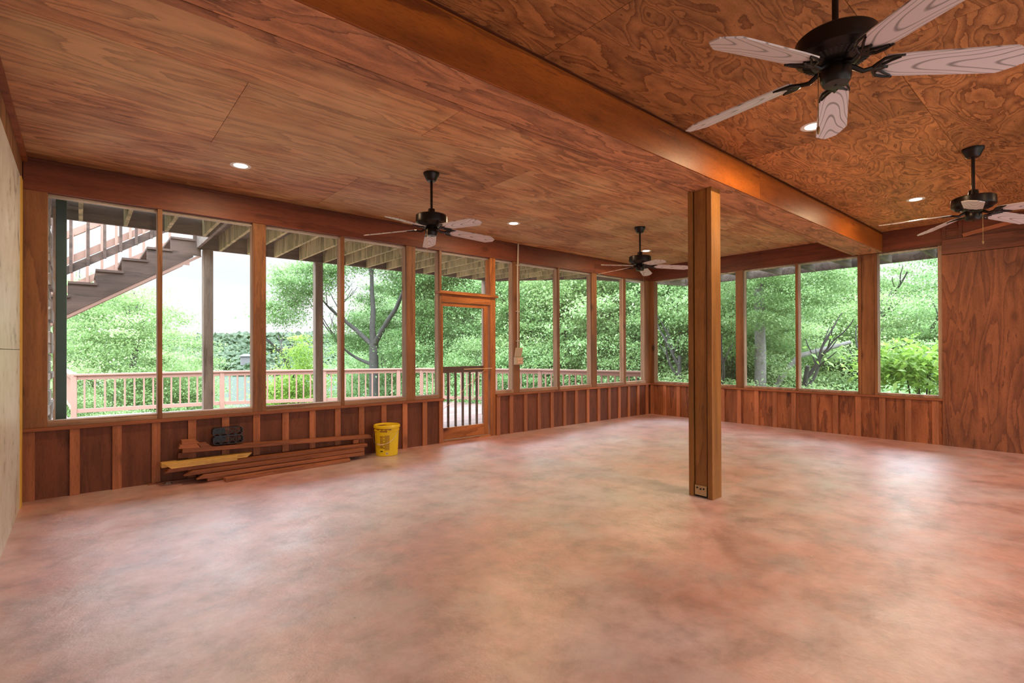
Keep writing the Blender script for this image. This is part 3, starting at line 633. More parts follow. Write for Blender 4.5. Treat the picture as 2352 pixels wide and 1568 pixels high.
def crate(x0, x1, z0, z1, label, tilt=0.0):
    y0, y1 = 5.985, 6.085
    c = empty('plastic_crate', ((x0+x1)/2, 6.035, z0), label, 'crate', 'black lattice crates on the lumber')
    r = .028; pts = []
    for cx, cz, a0 in ((x1-r, z1-r, 0), (x0+r, z1-r, 90), (x0+r, z0+r, 180), (x1-r, z0+r, 270)):
        for k in range(5): a = math.radians(a0+22.5*k); pts.append((cx+r*math.cos(a), cz+r*math.sin(a)))
    ins = [((x-(x0+x1)/2)*.955+(x0+x1)/2, (z-(z0+z1)/2)*.90+(z0+z1)/2) for x, z in pts]
    t = MB(); n = len(pts)
    vs = [(x,y0,z) for x,z in pts]+[(x,y1,z) for x,z in pts]+[(x,y0,z) for x,z in ins]+[(x,y1,z) for x,z in ins]; fs = []
    for i in range(n):
        j = (i+1) % n; fs += [(i,j,n+j,n+i),(2*n+i,3*n+i,3*n+j,2*n+j),(i,2*n+i,2*n+j,j),(n+i,n+j,3*n+j,3*n+i)]
    t.add(vs, fs); t.build('rim', M['black'], c)
    t = MB(); zi0, zi1 = z0+.004, z1-.004; L_ = x1-x0; t.bar((x0+.008,y0+.004,(z0+z1)/2),(x1-.008,y0+.004,(z0+z1)/2),.003,.003)
    for k in (1, 2, 3): x = x0+L_*k/4.0; t.bar((x,y0+.004,zi0),(x,y0+.004,zi1),.004,.004,up=(0,1,0))
    for k in range(4):
        a = x0+L_*k/4.0; d = a+L_/4.0
        t.bar((a+.006,y0+.004,zi0+.004),(d-.004,y0+.004,zi1-.004),.004,.004,up=(0,1,0)); t.bar((a+.006,y0+.004,zi1-.004),(d-.004,y0+.004,zi0+.004),.004,.004,up=(0,1,0))
    t.build('lattice', M['black'], c)
    t = MB(); t.box(x0+.02, x0+.13, y1-.006, y1-.003, zi0+.01, zi1-.01); t.build('back_plate', M['black'], c)
crate(1.043, 1.325, .336, .420, 'lower of the two stacked black plastic lattice crates')
crate(1.040, 1.320, .421, .506, 'upper of the two stacked black plastic lattice crates')

# ------------------------------------------------------------------ bucket
BX, BY = 2.945, 5.905
bk = empty('paint_bucket', (BX, BY, 0), 'yellow lidded plastic bucket standing at the end of the lumber pile', 'bucket')
t = MB(); t.lathe([(0.128,0.0),(0.134,0.004),(0.149,0.30),(0.153,0.302),(0.155,0.318),(0.151,0.322),(0.151,0.335),(0.157,0.338),(0.157,0.345),(0.150,0.348)], 64, (BX, BY)); body = t.build('body', M['bucket'], bk)
t = MB(); t.lathe([(0.158,0.344),(0.164,0.349),(0.163,0.372),(0.155,0.380),(0.146,0.379),(0.143,0.370),(0.02,0.370),(0.001,0.370)], 64, (BX, BY)); lid = t.build('lid', M['bucket'], bk)
def wrap(t, a0, a1, z0, z1, off, seg=14):
    rr = lambda z: 0.134+(z-0.004)*(0.015/0.296)+off
    vs = []; fs = []
    for k in range(seg+1):
        a = math.radians(a0+(a1-a0)*k/seg)
        for z in (z0, z1): vs.append((BX+rr(z)*math.cos(a), BY+rr(z)*math.sin(a), z))
    for k in range(seg): fs.append((2*k, 2*k+2, 2*k+3, 2*k+1))
    t.add(vs, fs)
face = 243.0   # direction of the camera from the bucket
t = MB(); wrap(t, face-34, face-17, .10, .255, .0008); t.mi = 0; wrap(t, face-10, face+14, .075, .262, .0008)
t.mi = 1
for i in range(5): wrap(t, face-15, face-11.5, .095+.035*i, .108+.035*i, .0012, 3)
for i in range(7): wrap(t, face-9, face+12, .095+.024*i, .0975+.024*i, .0012, 6)
for i in range(6): wrap(t, face-33, face-19, .115+.024*i, .1175+.024*i, .0012, 6)
wrap(t, face-33, face-20, .056, .070, .0012, 5)
t.mi = 2; wrap(t, face-4, face+7, .022, .048, .0014, 5); t.mi = 1
for i in range(6): wrap(t, face-3+1.6*i, face-2.3+1.6*i, .028, .043, .0018, 1)
t.build('printed_label', [M['label'], M['print'], M['paper']], body)
t = MB()
def wrapr(t, a0, a1, z0, z1, r_, seg=20):
    vs = []; fs = []
    for k in range(seg+1):
        a = math.radians(a0+(a1-a0)*k/seg); zz = 0.004*math.sin(k*1.3)
        for z in (z0+zz, z1): vs.append((BX+r_*math.cos(a), BY+r_*math.sin(a), z))
    for k in range(seg): fs.append((2*k, 2*k+2, 2*k+3, 2*k+1))
    t.add(vs, fs)
wrapr(t, face-55, face+22, .326, .340, .1522); wrapr(t, face-32, face+2, .303, .316, .1556); t.prism([(BX-.08+.06*math.cos(a)*1.4, BY-.01+.035*math.sin(a)+.02) for a in np.linspace(0, 5.8, 14)], .3705, .3712)
t.build('dried_mud', M['rust'], body)
hp = []
for k in range(25):
    u = -1+2*k/24; a = math.radians(face - 28 + 86*u); dz = 0.315-0.165*(1-abs(u)**2.2)
    hp.append((BX+0.166*math.cos(a), BY+0.166*math.sin(a), dz))
t = MB(); t.tube(hp, 0.0022, 8); hd = t.build('handle', M['wire'], bk)
t = MB(); t.tube([hp[10], hp[12], hp[14]], 0.008, 10); t.build('grip', M['rod'], hd)
# small things on the floor
t = MB(); t.tube([(0.66+.035*math.cos(a), 6.02+.035*math.sin(a), .006) for a in np.linspace(0, 2*math.pi, 20, endpoint=False)], 0.005, 8, closed=True)
tag(t.build('metal_ring', M['wire'], org=(0.66,6.02,.006)), 'small metal ring on the floor at the foot of a batten by the lumber', 'ring')
tag(B(0.5, 0.98, 6.065, 6.098, 0.0, 0.012).build('wood_strip', M['lumber'], org=(.74,6.08,0)), 'thin brown strip of wood on the floor against the wainscot under the pile', 'strip')

exec_outdoors = True

# ================================================================== OUTDOORS
def at_fw(u, fw):
    """plan position seen in photo column u at forward distance fw from the viewer"""
    r = (u-W/2)/F_PX*fw
    return (r*math.cos(YAW)+fw*math.sin(YAW), -r*math.sin(YAW)+fw*math.cos(YAW))
ZD = -0.08; ZT = 0.84
RP = [at_fw(u, f*1.12) for u, f in ((170, 9.55), (510, 11.0), (745, 11.7), (915, 12.25), (968, 12.35), (1240, 11.5), (1478, 10.1))]
far_l = at_fw(141, 15.5)
# deck floor
t = MB(); k = 0
poly = [(-4.0, YA+.13), (XB+1.0, YA+.13), (RP[6][0]+.1, RP[6][1]), (RP[5][0]+.12, RP[5][1]+.12), (RP[4][0]+.12, RP[4][1]+.15), (RP[2][0], RP[2][1]+.15), (RP[1][0], RP[1][1]+.15), (RP[0][0]-.1, RP[0][1]+.15), (far_l[0]-.1, far_l[1]), (-4.0, far_l[1])]
t.prism(poly, ZD-0.20, ZD-0.03)
def span(y):
    xs = []
    for (x0, y0), (x1, y1) in zip(poly, poly[1:]+poly[:1]):
        if (y0 <= y) != (y1 <= y): xs.append(x0+(y-y0)*(x1-x0)/(y1-y0))
    return (min(xs), max(xs)) if len(xs) >= 2 else None
y = YA+.135
while y < far_l[1]-.2:
    s_ = span(y+.07)
    if s_: k += 1; t.tone = (k*.618) % 1; t.box(s_[0], s_[1], y, y+.137, ZD-.03, ZD)
    y += .143
t.build('deck', M['deckb'], kind='structure')

def railing(p, q, label, posts=(True, True), zt=ZT, zd=ZD, dz0=0, dz1=0, mat='rail', pitch=0.165):
    p = Vector((*p, 0)); q = Vector((*q, 0)); d = q-p; Ln = d.length; d.normalize()
    r = empty('deck_railing', (p.x, p.y, zd+dz0), label, 'railing', 'salmon deck railing sections')
    z0 = lambda s: dz0+(dz1-dz0)*s/Ln
    def P(s, z): v = p+d*s; return (v.x, v.y, z+z0(s))
    t = MB(); t.bar(P(0, zt-.018), P(Ln, zt-.018), .14, .036); t.build('top_cap', M[mat], r, bevel=.003)
    t = MB(); t.bar(P(0, zt-.083), P(Ln, zt-.083), .04, .085); t.build('top_rail', M[mat], r, bevel=.003)
    t = MB(); t.bar(P(0, zd+.135), P(Ln, zd+.135), .04, .085); t.build('bottom_rail', M[mat], r, bevel=.003)
    if posts[0]:
        t = MB(); t.bar(P(0, zd-.2), P(0, zt-.036), .095, .095, up=(d.x, d.y, 0)); t.build('railing_post', M[mat], r, bevel=.004)
    if posts[1]:
        t = MB(); t.bar(P(Ln, zd-.2), P(Ln, zt-.036), .095, .095, up=(d.x, d.y, 0)); t.build('railing_post', M[mat], r, bevel=.004)
    n = max(1, round((Ln-.1)/pitch))
    for i in range(1, n):
        s = Ln*i/n
        t = MB(); t.bar(P(s, zd+.10), P(s, zt-.04), .034, .034, up=(d.x, d.y, 0)); t.build('baluster', M[mat], r, bevel=.002)
    return r
railing(RP[0], RP[1], 'salmon deck railing section below the stairs, starting at the corner post')
railing(RP[1], RP[2], 'salmon deck railing section behind the outdoor timber posts, in line with the far lake', posts=(False, True))
railing(RP[2], RP[3], 'salmon deck railing section in front of the forked tree trunk', posts=(False, True))
railing(RP[3], RP[4], 'very short salmon railing section between two close posts beside the screen door', posts=(False, True))
railing(RP[4], RP[5], 'salmon deck railing section visible through the screen door', posts=(False, True))
railing(RP[5], RP[6], 'salmon deck railing section returning to the house corner behind the narrow windows', posts=(False, True))
railing(RP[0], far_l, 'salmon railing running away from the corner post, seen behind the green column', posts=(False, True))

# outdoor posts carrying the upper deck
ZJ = 2.85
def deck_post(x, y, label, sz=0.13):
    t = B(x-sz/2, x+sz/2, y-sz/2, y+sz/2, ZD, ZJ-.001); return tag(t.build('deck_post', M['grey'], org=(x, y, ZD), bevel=.004), label, 'post', 'weathered posts of the upper deck')
deck_post(1.475, 8.90, 'weathered grey outdoor post under the top of the stairs')
deck_post(3.145, 8.90, 'weathered grey outdoor post between the young tree and the forked tree')
deck_post(6.80, 8.88, 'weathered outdoor post seen in the glazed gap above the screen door', .14)
# upper deck
ud = empty('upper_deck', (3.5, 8.0, ZJ), 'underside of the upper timber deck with parallel joists above the long windows', 'deck')
rim = [(1.30, 8.90), (6.95, 8.90), (8.35, 7.35), (11.1, 6.6), (11.0, 0.4)]
for a, c in zip(rim[:-1], rim[1:]):
    t = MB(); t.tone = a[0]*.3 % 1; t.bar((a[0], a[1], ZJ+.12), (c[0], c[1], ZJ+.12), .04, .24); t.build('rim_board', M['greyx'] , ud)
xs = [1.34+.0, ] + [1.64+.400*i for i in range(14)]
for i, x in enumerate(xs):
    t = MB(); t.tone = (i*.37) % 1; t.box(x-.019, x+.019, YA+.135, 8.88, ZJ, ZJ+.235); t.build('joist', M['joist'] if i else M['greyx'], ud)
for i in range(1, 4):
    x = 6.84+.4*i; ye = 8.88-(x-6.95)*1.107
    t = MB(); t.tone = (i*.47) % 1; t.box(x-.019, x+.019, YA+.135, ye, ZJ, ZJ+.235); t.build('joist', M['joist'], ud)
for i in range(9):
    yb = 5.6-.62*i
    t = MB(); t.tone = (i*.57) % 1; t.box(XB+.135, 11.0, yb-.019, yb+.019, ZJ, ZJ+.235); t.build('joist', M['greyx'], ud)
t = B(-.6, 1.32, 7.85, 7.89, ZJ, ZJ+.24); t.build('stair_header', M['greyx'], ud)
for i in range(5):
    x = -.42+.42*i
    t = MB(); t.tone = (i*.27) % 1; t.box(x-.019, x+.019, YA+.135, 7.85, ZJ, ZJ+.235); t.build('joist', M['joist'], ud)
t = MB(); yy = YA+.14; k = 0
while yy < 8.86:
    k += 1; t.tone = (k*.618) % 1; x0 = -.6 if yy < 7.8 else 1.32; x1 = 11.0 if yy < 6.6 else min(11.0, 8.3+(8.9-yy)*1.1 if yy > 7.35 else 9.5)
    if yy > 7.35: x1 = 6.95+(8.9-yy)*.9
    t.box(x0, x1, yy, yy+.137, ZJ+.24, ZJ+.275); yy += .143
xx = XB+.14
while xx < 10.9:
    k += 1; t.tone = (k*.618) % 1; t.box(xx, xx+.137, .4, 6.1, ZJ+.24, ZJ+.275); xx += .143
t.build('decking', M['greyx'], ud)
# roof overhang slab above everything (floor of the storey above)
t = B(XL-.3, XB+.13, YBACK, YA+.13, 3.12, 3.30); t.build('upper_floor', M['grey'], kind='structure')

# stairs to the upper deck
st = empty('outdoor_stairs', (-1, 9.35, ZD), 'dark timber stairs climbing to the upper deck outside the first window', 'stairs')
RISE, RUN, X0 = .187, .281, 1.276
def stringer(y0, y1, mat, dz=0):
    pts = [(X0+.10, 3.09)]
    x, z = X0, 3.165
    n = 16
    for i in range(n):
        pts.append((x, z-RISE)); pts.append((x-RUN, z-RISE)); x -= RUN; z -= RISE
    pts.append((x, ZD)); pts.append((x+.2, ZD)); pts.append((X0+.10, 2.775))
    t = MB()
    n_ = len(pts)
    # build as quads strip: split into step columns
    b_ = lambda xx: 2.775-(X0+.10-xx)*(2.775-ZD)/((X0+.10)-(x+.2))
    xs_ = X0
    for i in range(n):
        xa, xb = X0-RUN*(i+1), X0-RUN*i; zt = 3.165-RISE*(i+1)-.03
        za, zb = max(ZD, b_(xa)), max(ZD, b_(xb))
        if zt <= min(za, zb): continue
        t.add([(xa,y0,za),(xb,y0,zb),(xb,y0,zt),(xa,y0,zt),(xa,y1,za),(xb,y1,zb),(xb,y1,zt),(xa,y1,zt)], [(0,1,2,3),(7,6,5,4),(0,4,5,1),(1,5,6,2),(2,6,7,3),(3,7,4,0)])
    t.box(X0, X0+.10, y0, y1, 2.74, 3.09)
    t.build('stringer', mat, st)
    t = MB(); t.bar((X0+.10, (y0+y1)/2, 2.745), (x+.2, (y0+y1)/2, ZD-.03), .03, .035); 
    return t
s1 = stringer(8.82, 8.86, M['stair']); s1.build('stringer_edge', M['rail'], st)
s2 = stringer(9.86, 9.90, M['rail'])
for i in range(1, 16):
    t = B(X0-RUN*i-.0, X0-RUN*(i-1)+.02, 8.80, 9.92, 3.165-RISE*i-.03, 3.165-RISE*i); t.build('tread', M['rail'] if i > 20 else M['stair'], st)
def stair_rail(yv, mat, zoff_b, zoff_t, xa, xb):
    zn = lambda xq: 2.978+(xq-X0)*RISE/RUN
    t = MB(); t.bar((xa, yv, zn(xa)+zoff_b), (xb, yv, zn(xb)+zoff_b), .04, .09); t.build('hand_rail', mat, st)
    t = MB(); t.bar((xa, yv, zn(xa)+zoff_t), (xb, yv, zn(xb)+zoff_t), .04, .09); t.build('hand_rail', mat, st)
    xq = xa+.05; k = 0
    while xq < xb-.05:
        t = B(xq-.017, xq+.017, yv-.05, yv-.016, zn(xq)+zoff_b-.06, zn(xq)+zoff_t); t.build('baluster', mat, st); xq += .172
stair_rail(8.80, M['stair'], .33, 1.05, -2.9, 1.2)
stair_rail(9.93, M['rail'], .20, 1.00, -2.9, 1.2)
stair_rail(9.97, M['rail'], .62, 1.00, -2.9, 1.2)

# green steel column and stone pier next to the first window
t = B(-.185, -.105, 6.62, 6.70, ZD, ZJ); tag(t.build('steel_column', M['green'], org=(-.145, 6.66, ZD), bevel=.006), 'dark green painted steel column just outside the first window', 'column')
m, nt, N, L, P = newmat('stacked_stone')
tc = N.new('ShaderNodeTexCoord'); vo = N.new('ShaderNodeTexVoronoi'); vo.inputs['Scale'].default_value = 9; vo.feature = 'F1'; L.new(tc.outputs['Object'], vo.inputs['Vector'])
rr = N.new('ShaderNodeValToRGB'); rr.color_ramp.elements[0].color = (0.24,0.21,0.19,1); rr.color_ramp.elements[1].color = (0.60,0.55,0.52,1); L.new(vo.outputs['Color'], rr.inputs[0]); L.new(rr.outputs[0], P.inputs['Base Color']); P.inputs['Roughness'].default_value = .9
bp = N.new('ShaderNodeBump'); bp.inputs['Distance'].default_value = .03; L.new(vo.outputs['Distance'], bp.inputs['Height']); L.new(bp.outputs[0], P.inputs['Normal'])
t = MB(); rs = random.Random(3); z = ZD; k = 0
while z < 3.0:
    h = rs.uniform(.05, .13); t.box(-.62, -.232+rs.uniform(-.018, .018), 6.50+rs.uniform(-.02,.02), 7.3, z, min(3.0, z+h-.006)); z += h
tag(t.build('stone_pier', m, org=(-.45, 6.9, ZD), bevel=.004), 'rough stacked stone pier edge showing beside the green column', 'pier')
t = B(-.228, -.205, 7.35, 7.45, ZD, ZJ); tag(t.build('timber_board', M['jamb'], org=(-.22,7.4,ZD)), 'pale upright board between the stone pier and the green column', 'board')

# ------------------------------------------------------------------ ground, lake, hills
def gz(x, y):
    """natural ground: level by the house, falling to the lake beyond the long wall"""
    d = max(0.0, y-9.0-max(0.0, (x-9))*0.9)
    d2 = max(0.0, d-3)
    return -1.0 - min(17.6, 0.30*d2 + 0.0015*d2*d2) - 0.4*min(1, d/3) + 0.02*max(0, x-10)*(1 if y < 15 else 0)
t = MB(); nx, ny = 60, 60; X = [-90+4.2*i for i in range(nx)]; Y_ = [-12+3.4*j for j in range(ny)]
vs = [(x, y, gz(x, y)) for y in Y_ for x in X]
t.add(vs, [(j*nx+i, j*nx+i+1, (j+1)*nx+i+1, (j+1)*nx+i) for j in range(ny-1) for i in range(nx-1)], True)
t.build('ground', M['grass'], kind='structure')
t = MB(); t.add([(-900, 60, -18), (900, 60, -18), (900, 1600, -18), (-900, 1600, -18)], [(0,1,2,3)]); t.build('lake', M['lake'], kind='structure')

def leaf_crown(name, n, blobs, mat, size=0.11, seed=1, upright=False):
    """leaves gathered round many twig ends; blobs = [(x,y,z,rx,ry,rz,weight)]"""
    r = np.random.default_rng(seed)
    w = np.array([b_[6] for b_ in blobs], float); w /= w.sum()
    nb = min(330, max(30, n//90))
    idx = r.choice(len(blobs), nb, p=w); Bb = np.array([b_[:6] for b_ in blobs])[idx]
    d = r.normal(size=(nb, 3)); d /= np.linalg.norm(d, axis=1)[:, None]
    rad = r.uniform(0.25, 1.0, nb)**0.45
    cc = Bb[:, :3]+d*Bb[:, 3:]*rad[:, None]
    ci = r.integers(0, nb, n)
    spread = np.array([0.33, 0.33, 0.11])
    c = cc[ci]+r.normal(size=(n, 3))*spread*(0.5+r.random(nb)[ci][:, None])
    a = r.uniform(0, 2*np.pi, n)
    dirv = np.stack([np.cos(a), np.sin(a), r.normal(-.25, .45, n)], 1); dirv /= np.linalg.norm(dirv, axis=1)[:, None]
    up = np.stack([r.normal(0, .5, n), r.normal(0, .5, n), np.ones(n)], 1)
    sd = np.cross(dirv, up); sd /= np.linalg.norm(sd, axis=1)[:, None]
    s = size*r.uniform(.6, 1.35, n)[:, None]
    v = np.empty((n, 4, 3)); v[:, 0] = c-dirv*s*.5; v[:, 1] = c+sd*s*.30; v[:, 2] = c+dirv*s*.5+np.array([0,0,-.02]); v[:, 3] = c-sd*s*.30
    me = bpy.data.meshes.new(name); me.vertices.add(n*4); me.vertices.foreach_set('co', v.reshape(-1))
    me.loops.add(n*4); me.loops.foreach_set('vertex_index', np.arange(n*4, dtype=np.int32))
    me.polygons.add(n); me.polygons.foreach_set('loop_start', np.arange(0, n*4, 4, dtype=np.int32)); me.polygons.foreach_set('loop_total', np.full(n, 4, dtype=np.int32))
    me.update(calc_edges=True)
    tone = np.clip(r.random(nb)[ci]*.5+r.random(n)*.5, 0, 1)
    at = me.attributes.new('tone', 'FLOAT', 'FACE'); at.data.foreach_set('value', tone.astype(np.float32))
    me.materials.append(mat); return me
def trunk_mesh(name, kind, seed):
    r = random.Random(seed); t = MB()
    def limb(p, d, ln, rad, depth):
        pts = [Vector(p)]; d = Vector(d).normalized(); n = 5
        for i in range(n):
            d = (d+Vector((r.uniform(-.16,.16), r.uniform(-.16,.16), r.uniform(-.02,.10)))).normalized(); pts.append(pts[-1]+d*ln/n)
        t.tube(pts, rad, 9 if depth < 2 else 6, rad*.45)
        if depth < 3:
            for q in range(3 if depth else 4):
                k = r.randint(2, n); a = r.uniform(0, 6.28); nd = (d+Vector((math.cos(a), math.sin(a), .25))*r.uniform(.6, 1.0)).normalized()
                limb(pts[k], nd, ln*r.uniform(.45,.7), rad*.45, depth+1)
    if kind == 'fork':
        t.tube([(0,0,-4),(0.02,0,-1.5),(0,.02,.9)], .20, 12, .17)
        limb((0,0,.8), (-.9,.5,.75), 3.0, .10, 1); limb((0,0,.85), (.08,0,1), 3.2, .12, 1); limb((0,0,.8), (.75,-.55,.9), 3.2, .11, 1); limb((0,0,0.1), (-.9,.75,.25), 2.8, .07, 1)
    elif kind == 'straight':
        t.tube([(0,0,-4),(0.05,0,0),(-.03,.04,3.5),(.05,0,7)], .21, 14, .10)
        for z in (2.2, 3.0, 3.8, 4.6): a = r.uniform(0, 6.28); limb((0,0,z), (math.cos(a), math.sin(a), .5), 2.5, .07, 2)
    else:
        t.tube([(0,0,-4.5),(0.1,0,-2),(0,.0,-.05)], .17, 12, .105)
        limb((0,0,-.1), (r.uniform(-.3,.3), r.uniform(-.3,.3), 1), 1.9, .11, 1)
        limb((0,0,-1.2), (r.uniform(-1,1), r.uniform(-1,1), .4), 1.8, .06, 1)
    return t.mesh(name, M['bark_pale'] if kind == 'straight' else M['bark'])
round_b = [(0,0,0,2.6,2.6,2.3,3), (1.4,.6,-.9,1.8,1.8,1.3,1), (-1.5,-.5,-.8,1.8,1.8,1.3,1), (.2,-1.4,-1.2,1.6,1.6,1.2,1), (0,.4,1.8,1.6,1.6,1.2,.8)]
tall_b = [(0,0,0,2.0,2.0,2.6,3), (.7,.3,2.4,1.5,1.5,1.6,1), (-.9,0,-2,2.2,2.2,1.5,1.6), (1.2,-.8,-1.6,1.8,1.8,1.5,1.2)]
wide_b = [(0,0,0,3.2,3.2,1.6,2), (1.8,.5,1.1,1.8,1.8,1.1,1), (-1.8,-.8,1.2,1.7,1.7,1.1,1), (0,0,2.2,1.5,1.5,.9,.8), (-.4,1.6,-1.3,2.1,2.1,1.1,1.1), (1.5,-1.6,-1.2,1.8,1.8,1.1,1)]
CM = [leaf_crown('crown_round', 80000, round_b, M['leaf'], .078, 11), leaf_crown('crown_tall', 76000, tall_b, M['leaf'], .076, 12), leaf_crown('crown_wide', 84000, wide_b, M['leaf'], .080, 13)]
TM = [trunk_mesh('trunk_round', 'n', 5), trunk_mesh('trunk_tall', 'n', 8), trunk_mesh('trunk_wide', 'n', 21)]
FORK = leaf_crown('crown_forked', 80000, [(-2.7,.3,3.0,1.1,1.0,.9,1), (-3.3,0,1.9,.6,.7,.6,.5), (-1.5,.5,3.9,1.3,1.2,1.1,1.1), (0,1.2,4.4,1.5,1.2,1.2,1.1), (1.6,.6,3.6,1.4,1.3,1.2,1.2), (2.3,1.0,2.0,1.3,1.2,1.1,1), (.3,1.8,2.2,1.6,.7,1.2,.7), (-1.0,1.6,1.0,1.3,.8,.9,.7), (2.0,1,.3,1.3,1,1,.8), (.2,0,5.6,2.2,1.6,1.0,1)], M['leaf'], .080, 14)
TF = trunk_mesh('trunk_forked', 'fork', 3); TS = trunk_mesh('trunk_straight', 'straight', 4)
SHR = leaf_crown('crown_shrub', 22000, [(0,0,0,1.5,1.5,1.0,2), (.8,.3,.5,.9,.9,.7,1), (-.9,-.2,.3,.9,.9,.7,1)], M['leaf'], .085, 31)
YOUNG = leaf_crown('crown_young', 22000, [(0,0,-1.0,1.35,1.35,.9,2), (0,0,.1,.95,.95,.8,1.4), (.1,0,1.2,.50,.50,.8,.8), (-.5,.2,-.4,.8,.8,.7,1)], M['leaf_y'], .095, 32)
BUSH = leaf_crown('crown_bush', 2600, [(0,0,0,.55,.75,.30,2), (0,.3,.22,.3,.4,.2,1)], M['leaf_y'], .125, 33)
def tree(name, x, y, z, s, v, label, rot=0.0, sz=None, trunk=None, crown=None, group='trees beyond the deck', cat='tree', tz=0.0):
    o = empty(name, (x, y, z), label, cat, group); o.scale = (s, s, sz or s); o.rotation_euler = (0, 0, rot)
    f = bpy.data.objects.new('foliage', crown or CM[v]); COL.objects.link(f); f.parent = o
    tm = trunk if trunk is not None else TM[v]
    if tm: k = bpy.data.objects.new('trunk', tm); COL.objects.link(k); k.parent = o; k.location.z = tz
    return o
T = []
def tr(u, fw, zc, s, v, label, rot=0.0, **k):
    x, y = at_fw(u, fw); return tree(k.pop('name', 'tree'), x, y, zc, s, v, label, rot, **k)
tr(305, 21, 0.6, 1.2, 0, 'broad green tree with rounded crown behind the stairs and left railing', .4)
tr(210, 24, 1.8, 1.0, 2, 'tall green tree whose top rises between the stair treads', 1.4)
tr(430, 25, -3.2, 1.0, 0, 'low green tree reaching down toward the lake behind the second window', 2.2)
tr(130, 17, -1.4, .8, 0, 'green tree standing behind the green column', 3.0)
tr(250, 17, -2.9, .8, 2, 'green tree below the railing outside the first window', 5.1)
tr(505, 30, -5.9, .9, 1, 'dark green treetop at the lake edge beside the first outdoor post', .9)
tr(685, 21, -0.1, 1.0, 0, 'young yellow-green tree with pointed top in front of the far hills', 0, crown=YOUNG, trunk=TM[1], name='young_tree')
tr(700, 25, -4.6, .9, 0, 'leafy tree under the young yellow-green tree', 1.0)
tr(858, 19, 1.0, 1.0, 2, 'large forked tree with visible branching trunk, left of the screen door', -YAW, trunk=TF, crown=FORK, tz=-.3)
tr(900, 24, -1.2, 1.1, 0, 'dense tree filling the space below the forked tree', .7)
tr(800, 18, -2.4, .7, 0, 'low leafy tree just beyond the railing in the fourth window', 1.9)
tr(1010, 20, -1.3, 1.0, 1, 'dense green tree behind the slim fifth window', 2.9)
tr(1065, 23, 3.2, 1.2, 2, 'tall green tree filling the screen door view', .1)
tr(1075, 17, -.6, .8, 0, 'leafy green tree just beyond the railing behind the screen door', 4.0)
tr(1180, 19, 2.2, 1.1, 1, 'green tree rising behind the conduit post', 1.1)
tr(1200, 16, -.9, .8, 2, 'leafy tree behind the outlet box, beyond the railing', 3.3)
tr(1300, 18, 1.8, 1.15, 0, 'pale green tree with bending bough behind the middle narrow windows', 2.4)
tr(1320, 15.5, -1.0, .8, 0, 'low green tree behind the railing right of the outlet', 0.3)
tr(1425, 17.5, 2.4, 1.1, 2, 'bright green tree behind the two narrow windows near the corner', 1.7)
tr(1450, 15, -.4, .85, 1, 'dense tree just outside the room corner', 5.0)
tr(1560, 16.5, 2.2, 1.1, 0, 'green tree behind the timber support post', .6)
tr(1640, 15, .2, .9, 2, 'green tree right of the timber support post', 2.0)
tr(1745, 13.0, 4.4, .75, 1, 'tall tree with bare grey trunk seen in the second far-wall window', .0, trunk=TS, tz=-4.1)
tr(1700, 21, .3, 1.15, 0, 'dense tree behind the bare grey trunk', 1.5)
tr(1870, 19, 1.4, 1.15, 2, 'feathery green tree in the window left of the wide post', 2.7)
tr(1960, 16, .4, .9, 0, 'leafy green tree behind the wide window post', 3.9)
tr(2060, 18, 1.7, 1.0, 1, 'green tree with sky showing between leaves, behind the last window', .9)
tr(2140, 15, .3, .9, 2, 'green tree low in the last window beside the plywood panel', 1.2)
tr(2270, 17, 2.0, 1.2, 0, 'green tree partly hidden by the plywood panel', 2.2)
for i, (u, fw, zc, s, v) in enumerate(((560, 60, -15.0, 1.3, 0), (380, 33, -2.5, 1.3, 2), (960, 32, 2.0, 1.7, 0), (1130, 30, 3.2, 1.7, 2), (1260, 29, 2.6, 1.7, 0), (1390, 27, 1.0, 1.5, 1), (1520, 27, 1.5, 1.6, 0), (1650, 27, 2.0, 1.5, 2), (1800, 28, 0.6, 1.4, 0), (1930, 28, -1.4, 1.1, 2), (2080, 28, -1.4, 1.1, 0), (2220, 27, -1.0, 1.2, 1), (1340, 22, -1.2, 1.2, 0), (1500, 21, -1, 1.2, 2), (1830, 22, -1.4, 1.2, 0), (2000, 22, -1.6, 1.2, 2), (2170, 22, -1.2, 1.2, 0), (1130, 24, -1.6, 1.2, 0))):
    tr(u, fw, zc, s, v, 'background woodland tree, one of the row of crowns behind the nearer trees', 1.3*i, group='woodland trees in the second row')
for i, (u, fw, zc, s) in enumerate(((1560, 12.6, -.2, .8), (1690, 12.6, -.5, .9), (1830, 12.4, -.6, .9), (1960, 12.0, -.6, .9))):
    tr(u, fw, zc, s, 0, ('leafy shrub outside the far wall, hidden partly by the support post', 'leafy shrub at the foot of the grey trunk', 'leafy shrub under the feathery tree', 'leafy shrub below the wide window post')[i], i*1.7, crown=SHR, trunk=TM[0], name='shrub', cat='shrub', group='shrubs outside the far wall', tz=0)
x, y = 11.6, 2.15
sh = empty('shrub', (x, y, .95), 'bright yellow-green big-leaved shrub outside the last window', 'shrub'); 
f = bpy.data.objects.new('foliage', BUSH); COL.objects.link(f); f.parent = sh
t = MB(); rs = random.Random(9)
for i in range(9):
    yy = rs.uniform(-.7, .7); t.tube([(rs.uniform(-.1,.1), yy*.4, -2.1), (rs.uniform(-.1,.1), yy*.7, -.6), (rs.uniform(-.2,.2), yy, .25)], .022, 7, .008)
t.build('stems', M['bark'], sh, org=(0,0,0))
